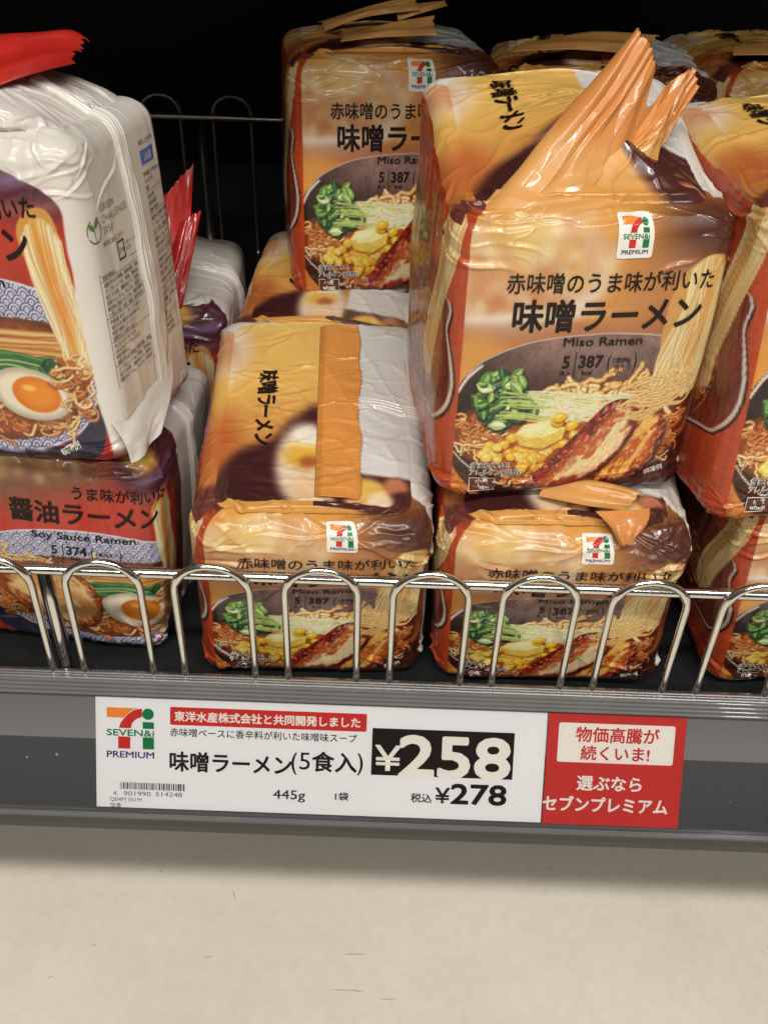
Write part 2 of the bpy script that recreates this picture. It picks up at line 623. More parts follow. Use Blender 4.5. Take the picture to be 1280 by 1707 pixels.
def meat(cv, R, pts, axis, crust, fat, flesh, seed):
    a = rad(axis); c, s = math.cos(a), math.sin(a)
    def col(X, Y, sd):
        u = X * c + Y * s; v = -X * s + Y * c
        nz = fbm(u * .12, v * .35, 0, seed, 4)
        nz2 = fbm(u * .5, v * 1.1, 3, seed + 5, 3)
        f = .46 + .5 * np.sin(v * .21 + nz * 3.0 + 1.2)
        nz3 = .5 * fbm(u * .35, v * 2.2, 5, seed + 9, 3)
        f = smooth(.22, .78, np.clip(f + .3 * nz2 + .28 * nz3, 0, 1))[..., None]
        base = np.asarray(flesh, np.float32) * (1 - f) + np.asarray(fat, np.float32) * f
        cr = np.clip(1 - smooth(0.3, 4.2, sd + nz * 3.2), 0, 1)
        v0 = (v.max() if sd.max() <= 0 else v[sd > 0].max()) - v
        cr = np.maximum(cr, (1 - smooth(2.0, 10.5, v0 + nz * 6.0)) * .96)[..., None]
        crc = np.asarray(crust, np.float32) * (1 + .8 * nz2[..., None] + .5 * nz3[..., None])
        o = base * (1 - cr) + crc * cr
        sp = smooth(.42, .62, vnoise(u * .55, v * .9, 9, seed + 8))[..., None] * .45
        return o * (1 - sp) + np.array([252, 226, 196], np.float32) * sp
    cv.poly([(x + .8, y + 1.6) for x, y in pts], (52, 16, 10), 2.2, .75)
    cv.poly(pts, col, .35)


def leaf(cv, x, y, r, ang, base):
    b = np.array(base, float)
    cv.blob(x + .5, y + .8, r * 1.0, r * .75, (18, 38, 24), math.degrees(ang), .5, .75)
    c, s = math.cos(ang), math.sin(ang)
    def T(u, v): return (x + r * (u * c - v * s), y + r * (u * s + v * c))
    cv.poly([T(-1, 0), T(-.4, .62), T(.35, .6), T(1, .15), T(.95, -.2), T(.3, -.58), T(-.4, -.5)], b, .35)
    cv.poly([T(-.8, .05), T(-.3, .42), T(.3, .42), T(.7, .1), T(0, .05)], b * 1.3 + 26, .7, .8)
    cv.stroke([T(-1, 0), T(0, .03), T(.8, 0)], r * .13 + .1, np.minimum(b * 1.6 + 40, 240), np.minimum(b * 1.7 + 50, 245), .7, n=3)


NOODLE = [((206, 150, 84), (248, 222, 166)), ((196, 134, 70), (240, 204, 140)), ((214, 168, 104), (252, 234, 190))]
NOODLE_RED = [((168, 84, 34), (222, 150, 84)), ((150, 66, 26), (206, 124, 60)), ((186, 112, 54), (236, 182, 116))]


def food_blur(cv, R, pts, r, cols, n, alpha=.8, soft=.9):
    for _ in range(n):
        i = R.randint(len(pts))
        x = pts[i][0] + R.normal(0, r); y = pts[i][1] + R.normal(0, r * .8)
        cv.blob(x, y, R.uniform(.35, 1.0) * r, R.uniform(.3, .8) * r, cols[R.randint(len(cols))], R.uniform(0, 180), soft, alpha)


def paint_miso():
    R = np.random.RandomState(11)
    cv = Canvas(-70, -18, 132, 134, 5.0)
    X, Y = cv.X, cv.Y
    # soft backdrop of the front panel
    t = np.clip(Y / 60, 0, 1)[..., None]
    cv.a = (np.array([226, 160, 76]) * (1 - t) + np.array([210, 136, 64]) * t).astype(np.float32)
    cv.blob(108, 20, 30, 26, (84, 44, 34), 20, 1.1)
    cv.blob(100, 44, 22, 16, (150, 78, 46), 0, 1.3, .8)
    cv.blob(84, 30, 20, 14, (206, 140, 84), 0, 1.3, .8)
    # blurred second bowl
    cv.blob(20, 28, 40, 21, (240, 228, 214), -6, .35, .9)
    cv.blob(20, 22, 37, 18, (222, 184, 140), -6, .6, .95)
    food_blur(cv, R, [(6, 16), (22, 12), (38, 15), (50, 22)], 7, [(230, 180, 100), (214, 150, 96), (244, 216, 164), (226, 176, 130), (236, 200, 120)], 60, .6)
    food_blur(cv, R, [(8, 32), (20, 34), (34, 33)], 6, [(232, 190, 140), (214, 150, 100), (242, 224, 190), (212, 140, 90)], 40, .6)
    for bx, by in ((14, 35), (31, 24)):
        cv.blob(bx, by, 3.4, 2.6, (206, 122, 70), 20, 1.0, .5)
    cv.blob(45, 48, 60, 5, (178, 112, 84), 0, 1.2, .7)
    cv.blob(26, 41, 34, 1.6, (240, 226, 212), -3, .8, .8)
    cv.blob(4, 60, 16, 12, (226, 160, 80), 0, 1.0, .8)
    cv.blur(1.1)
    # lower table: woven orange cloth, falling to a dark right end
    g = smooth(88, 112, Y)[..., None]
    weave = (vnoise(X * 2.6, Y * .35, 0, 5) + vnoise(X * .3, Y * 2.8, 0, 6))[..., None]
    cloth = np.array([206, 128, 58], np.float32) * (1 + .09 * weave)
    cv.a = cv.a * (1 - g) + cloth * g
    cv.poly([(28, 128), (50, 136), (140, 140), (140, 84), (112, 96), (92, 122)], (66, 32, 26), 7, .97)
    cv.blob(104, 66, 14, 34, (120, 52, 34), 0, 1.0, .8)
    # the bowl, outside then inside
    rim = [(-1, 74), (6, 63), (14, 57), (27, 51.5), (40, 49), (54, 48), (68, 48), (88, 50), (102, 58), (109, 72), (109, 92), (102, 106), (88, 114.5), (73, 119.5), (51, 122), (31, 119), (14, 112), (-1, 99)]
    out = [(-1, 95), (14, 110), (31, 118), (51, 121), (73, 119), (92, 112), (106, 98), (114, 100), (106, 122), (86, 133), (50, 134), (30, 131), (14, 122), (-1, 106)]
    def brown(Xb, Yb, sd):
        n = fbm(Xb * .35, Yb * .5, 0, 21, 4)[..., None]
        return np.array([72, 36, 28], np.float32) * (1 + .5 * n)
    cv.poly(out, brown, .6)
    def inside(Xb, Yb, sd):
        n = fbm(Xb * .16, Yb * .16, 0, 31, 4)[..., None]
        n2 = fbm(Xb * .9, Yb * .9, 0, 33, 3)[..., None]
        q = smooth(50, 74, Yb)[..., None]
        c = np.array([136, 104, 96], np.float32) * (1 - q) + np.array([78, 52, 48], np.float32) * q
        lft = (1 - smooth(2, 34, Xb))[..., None]
        c = c * (1 - .38 * lft)
        return c * (1 + .22 * n + .16 * n2)
    cv.poly(rim, inside, .4)
    for i in range(5):
        a, b = [(0, 73), (5, 64.5), (14, 57.5), (27, 52), (40, 49.5)], None
    cv.stroke([(-1, 73.5), (6, 63.3), (14, 57.2), (27, 51.8), (40, 49.3), (54, 48.2), (68, 48), (88, 50), (100, 56)], .8, (150, 120, 100), (226, 206, 180), .9)
    cv.stroke([(0, 73.2), (3, 68.5), (7, 64), (10, 61.4)], 1.5, (190, 170, 160), (244, 236, 226), .85)
    cv.stroke([(-1, 99.5), (14, 112), (31, 119.2), (51, 121.8), (73, 119.2), (88, 114), (103, 104)], 1.0, (150, 116, 96), (232, 214, 196), .95)
    cv.blob(62, 60, 18, 9, (158, 130, 122), 0, 1.3, .45)
    # broth
    br = [(0, 86), (8, 80), (22, 76), (40, 71.5), (60, 68.5), (95, 69), (106, 78), (107, 90), (101, 104), (88, 112), (73, 117.5), (51, 120), (31, 117), (14, 109), (0, 97)]
    def broth(Xb, Yb, sd):
        n = fbm(Xb * .3, Yb * .45, 0, 41, 4)[..., None]
        c = np.array([176, 92, 44], np.float32) * (1 + .38 * n)
        ed = (1 - smooth(0, 5, sd))[..., None]
        return c * (1 - .38 * ed)
    cv.poly(br, broth, 1.0)
    cv.poly([(88, 80), (108, 78), (106, 96), (92, 112), (70, 117), (74, 100)], (104, 38, 20), 5, .8)
    # noodles in the broth
    noodles(cv, R, 80, lambda r: (r.uniform(42, 94), r.uniform(69, 81)), 2.1, NOODLE)
    noodles(cv, R, 26, lambda r: (r.uniform(2, 20), r.uniform(82, 92)), 1.2, NOODLE_RED + NOODLE[:1], 8, 1.7)
    noodles(cv, R, 34, lambda r: (r.uniform(4, 22), r.uniform(92, 104)), 1.2, NOODLE + NOODLE_RED, 7, 1.7)
    noodles(cv, R, 16, lambda r: (r.uniform(24, 42), r.uniform(112, 116)), 1.2, NOODLE + NOODLE_RED, 6, 1.5)
    noodles(cv, R, 40, lambda r: (r.uniform(88, 104), r.uniform(84, 104)), 1.2, NOODLE_RED, 8, 1.8)
    # pale stems of the sprouts
    for i in range(70):
        y0 = R.uniform(72, 84); y1 = R.uniform(75, 88); x1 = R.uniform(50, 86)
        cv.stroke([(25 + R.uniform(-3, 4), y0), (40, (y0 + y1) / 2 - 1 + R.normal(0, 1)), (x1, y1 + R.normal(0, 1))], R.uniform(.55, .95),
                  (206, 196, 138), (250, 246, 220) if i % 4 else (230, 232, 170), .92)
    # green sprout leaves
    G = [(92, 132, 56), (142, 174, 88), (70, 106, 54), (188, 204, 136), (118, 154, 76), (50, 80, 50)]
    cv.blob(20, 77, 11, 12, (30, 60, 36), 0, .4, .95)
    for i in range(120):
        a = R.uniform(0, 6.28); q = R.uniform(0, 1) ** .5
        x = 19.5 + 11 * q * math.cos(a) + (4 if R.rand() < .3 else 0); y = 76 + 12.5 * q * math.sin(a)
        leaf(cv, x, y, R.uniform(1.8, 3.9), R.uniform(0, 6.28), np.array(G[R.randint(6)]) * R.uniform(.85, 1.12))
    for i in range(16):
        y0 = R.uniform(72, 84)
        cv.stroke([(20 + R.uniform(-2, 3), y0), (30, y0 + R.uniform(-1, 2)), (40 + R.uniform(-3, 4), y0 + R.uniform(0, 3))], .7, (150, 170, 80), (218, 226, 150), .85)
    # sweetcorn
    ys = []
    for i in range(46):
        x = R.uniform(13, 50); y = R.uniform(90, 107)
        if ((x - 31) / 17) ** 2 + ((y - 98) / 8.5) ** 2 > 1: continue
        if x > 47 and y > 95: continue
        ys.append((y, x))
    ys += [(R.uniform(99, 110), R.uniform(30, 46)) for _ in range(14)] + [(R.uniform(98, 104), R.uniform(14, 24)) for _ in range(5)]
    for y, x in sorted(ys):
        r = R.uniform(1.9, 2.8); an = R.uniform(-40, 40)
        cv.blob(x + .4, y + .8, r * 1.05, r * .95, (138, 72, 14), an, .35, .8)
        hue = np.array([(236, 184, 62), (222, 160, 46), (242, 204, 98)][R.randint(3)], float)
        cv.blob(x, y, r, r * .86, hue, an, .25)
        cv.blob(x - r * .15, y - r * .2, r * .62, r * .45, np.minimum(hue * 1.08 + 10, 255), an, .9, .8)
        cv.blob(x - r * .3, y - r * .35, r * .22, r * .15, (255, 246, 206), an, .7, .8)
    # butter
    bt = [(27.5, 92), (31, 87.5), (42, 85), (50.5, 89), (49.5, 94.5), (41, 99), (31, 97.5)]
    cv.poly([(x + .8, y + 1.2) for x, y in bt], (160, 96, 18), 1.6, .75, False)
    cv.poly(bt, lambda Xb, Yb, sd: (np.array([232, 200, 92], np.float32) * (1 + .08 * fbm(Xb * .4, Yb * .6, 0, 3)[..., None])), .8, 1.0, False)
    cv.poly([(28, 91.5), (31.5, 87.5), (42, 85.2), (50, 89), (41, 93.5), (33, 93.5)], lambda Xb, Yb, sd: (np.array([250, 234, 160], np.float32) * (1 + .06 * fbm(Xb * .3, Yb * .8, 0, 7)[..., None])), .9, 1.0, False)
    cv.blob(37, 89, 5, 1.6, (255, 248, 210), -12, .9, .7)
    for x, y, a_ in ((46, 86, 20), (53, 88, -30), (55, 93, 50), (51, 97, 10), (47, 84, -20)):
        cv.blob(x + .3, y + .7, 3.2, 2.4, (150, 84, 14), a_, .4, .7)
        cv.blob(x, y, 3.0, 2.2, (240, 190, 52), a_, .3)
        cv.blob(x - .5, y - .6, 1.4, .8, (255, 232, 140), a_, .9, .8)
    # roast pork slices
    meat(cv, R, [(80, 80), (88, 82), (96, 87), (98, 95), (95, 107), (88, 115), (74, 118), (64, 117), (72, 104), (80, 94)], 118, (116, 34, 14), (242, 186, 96), (196, 98, 36), 77)
    meat(cv, R, [(60, 87), (67, 79), (74, 76.5), (80.5, 79), (83, 88), (79, 100), (69, 111), (57, 118), (45, 119), (39, 116), (42, 109), (50, 99)], 128, (132, 34, 20), (248, 218, 164), (196, 104, 56), 55)
    # lifted noodles at the right end
    cv.poly([(88, 33), (95, 22), (104, 19), (112, 21), (115, 30), (112, 46), (108, 62), (103, 74), (92, 78), (84, 80), (88, 68), (86, 50)], (214, 158, 84), .8)
    lifted(cv, R, (103, 20), (98, 72), 9, 9, 62, 1.55, [((190, 130, 62), (242, 208, 138)), ((206, 152, 84), (250, 228, 172)), ((214, 164, 92), (254, 238, 190))], 2.4, jag=7)
    for xb, yb in ((104, 40), (102, 54), (106, 30)):
        cv.blob(xb, yb, 2.6, 9, (222, 142, 60), 8, 1.0, .4)
    for i in range(30):
        x = R.uniform(92, 110); y = R.uniform(62, 78)
        cv.stroke([(x, y), (x - 5, y + 6), (x - 12 + R.normal(0, 3), y + 8 + R.normal(0, 2)), (x - 20, y + 9)], 1.3, (196, 140, 74), (246, 216, 154), .9)
    # ---------------- left side panel
    side = X < 0
    sc = np.array([184, 70, 34], np.float32) * (1 + .07 * (vnoise(X * 1.6, Y * .12, 0, 9) + vnoise(X * .3, Y * 1.9, 0, 12)))[..., None]
    up = (1 - smooth(-2, 6, Y))[..., None]
    sc = sc * (1 - up) + np.array([110, 52, 44], np.float32) * up
    sm = side[..., None]
    cv.a = np.where(sm, sc, cv.a)
    keep = cv.a.copy()
    bw = [(-13, 36), (-8.5, 50), (-4.5, 62), (-3, 72), (-5.5, 82), (-13, 89), (-26, 93), (-80, 95), (-80, 36)]
    def bowl_side(Xb, Yb, sd):
        n = fbm(Xb * .8, Yb * .15, 0, 51, 4)[..., None]
        return np.array([118, 48, 34], np.float32) * (1 + .5 * n)
    cv.poly([(x + 1.3, y + .8) for x, y in bw], (58, 24, 18), .5)
    cv.poly(bw, (214, 196, 182), .5)
    cv.poly([(x - 1.4 + .35 * math.sin(y * 1.9) if x > -80 else x, y - (1.0 if y > 80 else 0)) for x, y in bw], bowl_side, .7)
    cv.stroke([(-26, 40), (-22, 60), (-25, 78), (-34, 90)], .5, (200, 170, 150), (226, 200, 180), .7)
    noodles(cv, R, 50, lambda r: (r.uniform(-62, -28), r.uniform(60, 86)), 1.1, NOODLE_RED, 8, 1.7)
    lifted(cv, R, (-12, 4), (-34, 74), 8, 7, 60, 1.5, [((186, 120, 54), (236, 196, 120)), ((200, 142, 74), (246, 220, 160)), ((210, 160, 90), (252, 234, 184))], 0.9, jag=5)
    cv.a = np.where(side[..., None], cv.a, keep)
    # the food photograph is crisp and contrasty
    fw = (smooth(58, 66, Y) * (1 - smooth(119, 124, Y)) * smooth(-1, 1, X))[..., None]
    fine = (.10 * fbm(X * 1.1, Y * 1.3, 0, 61, 3) + .05 * vnoise(X * 2.2, Y * 2.2, 0, 64))[..., None]
    g_ = cv.a.mean(-1, keepdims=True)
    v_ = (g_ + (cv.a - g_) * 1.0) * (1 + fine)
    v_ = 118 + (v_ - 118) * 1.10
    cv.a = (cv.a * (1 - fw) + v_ * fw).clip(6, 253).astype(np.float32)
    # print grain
    cv.a *= 1 + .03 * vnoise(X * 3, Y * 3, 0, 91)[..., None]
    return cv


def paint_soy():
    R = np.random.RandomState(23)
    cv = Canvas(-70, -18, 132, 134, 5.0)
    X, Y = cv.X, cv.Y
    n = fbm(X * .05, Y * .05, 0, 3, 3)[..., None]
    cv.a = (np.array([190, 58, 42], np.float32) * (1 + .12 * n)).astype(np.float32)
    cv.blob(16, 12, 46, 26, (128, 96, 70), 0, .9, .9)
    cv.blob(92, 12, 26, 20, (84, 44, 58), 0, .5, .95)
    cv.blob(82, 4, 12, 8, (238, 186, 84), 0, .8, .95)
    cv.blob(94, 15, 20, 2.6, (150, 130, 170), -8, .8, .7)
    cv.blob(90, 26, 18, 2.4, (170, 120, 110), -4, .8, .6)
    food_blur(cv, R, [(4, 8), (20, 10), (36, 8)], 7, [(206, 160, 96), (150, 90, 60), (226, 200, 150)], 40, .5)
    cv.blob(60, 36, 40, 12, (206, 66, 50), 0, 1.2, .5)
    cv.blur(1.2)
    wd = smooth(84, 110, Y)[..., None]
    cv.a = cv.a * (1 - wd) + np.array([176, 40, 30], np.float32) * wd
    outl = [(-14, 80), (-4, 98), (14, 111), (40, 119), (66, 120), (90, 114), (105, 98), (107, 100), (104, 116), (90, 129), (64, 134), (34, 132), (10, 124), (-10, 104)]
    cv.poly(outl, lambda a, b, s: np.array([46, 44, 62], np.float32) * (1 + .3 * fbm(a * .3, b * .5, 0, 8)[..., None]), .6)
    rim = [(-14, 68), (0, 56), (20, 50), (44, 48), (70, 50), (92, 56), (106, 66), (108, 82), (104, 98), (90, 112), (66, 119), (40, 118), (14, 110), (-4, 97)]
    def seig(a, b, s):
        sz = 5.6
        row = np.floor(b / (sz * .5))
        best = np.zeros(a.shape, np.float32)
        done = np.zeros(a.shape, bool)
        val = np.zeros(a.shape, np.float32)
        for k in (2, 1, 0, -1):
            rr = row + k
            cx = (np.floor(a / sz - .5 * (rr % 2)) + .5 + .5 * (rr % 2)) * sz
            d = np.hypot(a - cx, b - rr * sz * .5 - 0)
            inn = (d < sz * .56) & (~done)
            val = np.where(inn, .5 + .5 * np.cos(d / sz * 2 * PI * 4.2), val)
            done |= inn
        w = fbm(a * .3, b * .3, 0, 2)
        f = smooth(.45, .75, val + .2 * w)[..., None]
        return np.array([218, 212, 214], np.float32) * (1 - f) + np.array([70, 82, 140], np.float32) * f
    cv.poly(rim, seig, .4)
    cv.stroke(rim[:8], .9, (190, 190, 205), (246, 244, 246), .9)
    cv.stroke([(-14, 78), (-4, 97), (14, 110), (40, 118.4), (66, 119.4), (90, 112.6), (104, 98), (108, 82)], 1.2, (110, 130, 190), (228, 230, 240), .95)
    br = [(-6, 84), (0, 72), (16, 66), (44, 64), (78, 65), (98, 70), (104, 82), (100, 96), (86, 109), (64, 115), (40, 114), (16, 106), (0, 95)]
    def broth(a, b, s):
        q = fbm(a * .3, b * .45, 0, 41, 4)[..., None]
        return np.array([150, 78, 40], np.float32) * (1 + .35 * q) * (1 - .3 * (1 - smooth(0, 5, s))[..., None])
    cv.poly(br, broth, 1)
    # bamboo shoots
    for i in range(7):
        y = 70 + i * 1.5
        cv.stroke([(44 + R.uniform(0, 6), y), (66, y + 1 + R.normal(0, .5)), (92 + R.uniform(-4, 4), y + 2)], 3.0, (170, 104, 48), (226, 170, 96) if i % 2 else (236, 190, 120))
    noodles(cv, R, 36, lambda r: (r.uniform(4, 50), r.uniform(66, 76)), 1.4, NOODLE)
    noodles(cv, R, 50, lambda r: (r.uniform(40, 100), r.uniform(98, 112)), 1.4, NOODLE + NOODLE_RED)
    noodles(cv, R, 30, lambda r: (r.uniform(2, 30), r.uniform(94, 106)), 1.3, NOODLE_RED)
    # greens
    for i in range(34):
        y0 = R.uniform(79, 88)
        cv.stroke([(50 + R.uniform(-4, 4), y0), (68, y0 - 1 + R.normal(0, 1)), (86 + R.uniform(-3, 4), y0 + 3 + R.normal(0, 1.5))], 1.5,
                  (34, 84, 40), [(110, 150, 80), (64, 120, 60), (170, 196, 130)][i % 3], .95)
    for i in range(14):
        leaf(cv, R.uniform(82, 90), R.uniform(82, 92), R.uniform(2, 3.4), R.uniform(0, 6.28), np.array([30, 72, 42]) * R.uniform(.8, 1.3))
    # roast pork
    meat(cv, R, [(4, 78), (14, 70), (30, 69), (44, 74), (52, 84), (54, 98), (48, 108), (34, 109), (16, 102), (6, 92)], 40, (150, 70, 28), (240, 202, 136), (212, 150, 80), 12)
    # boiled egg, cut side up
    cv.poly([(56, 92), (66, 86), (80, 87), (91, 93), (93, 101), (86, 107), (72, 108), (60, 104)], (120, 60, 24), 1.5, .6)
    cv.poly([(55, 90), (66, 84.5), (80, 86), (90.5, 92), (92, 99), (85, 105), (71, 106), (59, 101)], lambda a, b, s: np.array([246, 232, 204], np.float32) * (1 - .22 * (1 - smooth(0, 4, s))[..., None]), .5)
    cv.blob(76, 95.5, 11.5, 7.4, (226, 122, 30), 8, .12)
    cv.blob(76, 95.2, 8.5, 5.2, (240, 150, 46), 8, .7, .8)
    cv.blob(73, 92.8, 3.2, 1.2, (255, 214, 130), 8, .7, .7)
    # lifted noodles
    cv.poly([(84, 34), (92, 26), (100, 28), (103, 44), (106, 66), (106, 84), (96, 88), (92, 76), (88, 54)], (214, 154, 78), .8)
    lifted(cv, R, (94, 30), (100, 82), 8, 6, 60, 1.5, [((206, 136, 56), (240, 190, 104)), ((206, 152, 84), (250, 228, 172)), ((222, 178, 110), (254, 242, 206))], 2.0, jag=8)
    for yb in (44, 56, 66):
        cv.blob(95 + (yb - 44) * .12, yb, 3.4, 9, (226, 128, 40), -6, 1.0, .42)
    cv.stroke([(86, 36), (88, 50), (92, 66), (95, 80)], 1.6, (240, 214, 160), (254, 244, 216), .7)
    noodles(cv, R, 30, lambda r: (r.uniform(90, 104), r.uniform(84, 98)), 1.3, NOODLE_RED + NOODLE, 7, 1.7)
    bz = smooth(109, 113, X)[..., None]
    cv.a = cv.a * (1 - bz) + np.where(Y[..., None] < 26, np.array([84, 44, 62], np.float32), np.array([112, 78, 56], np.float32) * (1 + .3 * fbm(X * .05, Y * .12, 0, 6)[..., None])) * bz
    side = X < 0
    sc = np.array([176, 46, 36], np.float32) * (1 + .08 * fbm(X * .2, Y * .2, 0, 9))[..., None]
    keep = cv.a
    cv.a = np.where(side[..., None] & (Y[..., None] < 60), sc, keep).astype(np.float32)
    cv.a *= 1 + .03 * vnoise(X * 3, Y * 3, 0, 91)[..., None]
    return cv


def paint_miso_top(fy=24):
    """seen from above: x 0 = left edge .. 58 = seam .. 116 = right edge, y = depth 0 (front) .. 130"""
    R = np.random.RandomState(5)
    cv = Canvas(-4, -4, 120, 136, 3.0, (226, 172, 88))
    X, Y = cv.X, cv.Y
    t = smooth(20, 90, Y)[..., None]
    cv.a = (np.array([206, 134, 64]) * (1 - t) + np.array([232, 184, 98]) * t).astype(np.float32)
    cv.blob(5, 104, 15, 22, (236, 214, 190), 10, .9, .9)
    cv.blob(3, 100, 9, 16, (206, 130, 80), 20, 1.0, .7)
    cv.blob(8, 84, 5, 14, (242, 222, 196), -10, .9, .7)
    cv.blob(36, 122, 20, 8, (240, 206, 120), 0, 1.0, .8)
    cv.blob(6, 42, 14, 22, (194, 104, 54), 0, 1.0, .9)
    cv.poly([(12, -6), (6, 12), (18, 36), (36, 44), (46, 56), (62, 60), (62, -6)], (70, 34, 34), 8)
    cv.poly([(-6, -6), (-6, 16), (8, 14), (14, -6)], (110, 54, 46), 6)
    cv.blob(54, 26, 15, 26, (238, 214, 184), 8, .45)
    cv.blob(52, 34, 10, 8, (236, 186, 70), 0, .8, .95)
    cv.blob(55, 30, 5, 4, (176, 90, 40), 0, .8, .9)
    cv.blob(56, 14, 10, 9, (244, 200, 150), 0, .8, .8)
    cv.blob(54, 46, 8, 6, (250, 244, 230), 0, .8, .8)
    cv.blur(1.2)
    wh = smooth(68, 70, X + 0 * Y) * smooth(fy, fy + 3, Y + .06 * X)
    cv.mix((slice(None), slice(None)), (226, 222, 216), wh)
    k2 = smooth(66, 70, X) * (1 - smooth(fy - 2, fy + 1, Y))
    cv.mix((slice(None), slice(None)), (84, 44, 40), k2)
    cv.blob(84, 10, 11, 11, (236, 176, 120), 0, .5)
    cv.blob(84, 14, 8, 6, (240, 200, 90), 0, .8, .9)
    cv.blob(90, 8, 6, 5, (248, 224, 190), 0, .8, .9)
    cv.blob(98, 18, 6, 5, (216, 140, 100), 0, .8, .9)
    return cv


def paint_soy_top():
    cv = Canvas(-4, -4, 120, 136, 3.0, (228, 220, 210))
    X, Y = cv.X, cv.Y
    cv.mix((slice(None), slice(None)), (184, 46, 38), 1 - smooth(50, 56, X))
    cv.blob(60, 20, 22, 18, (232, 224, 214), 0, .4, .6)
    return cv


# ------------------------------------------------------------------ the bag
MISO = dict(front=paint_miso(), top=paint_miso_top(), seal=(220, 146, 70), edge=118, border=6.0)
SOY = dict(front=paint_soy(), top=paint_soy_top(), seal=(186, 40, 30), edge=103, border=0.0)


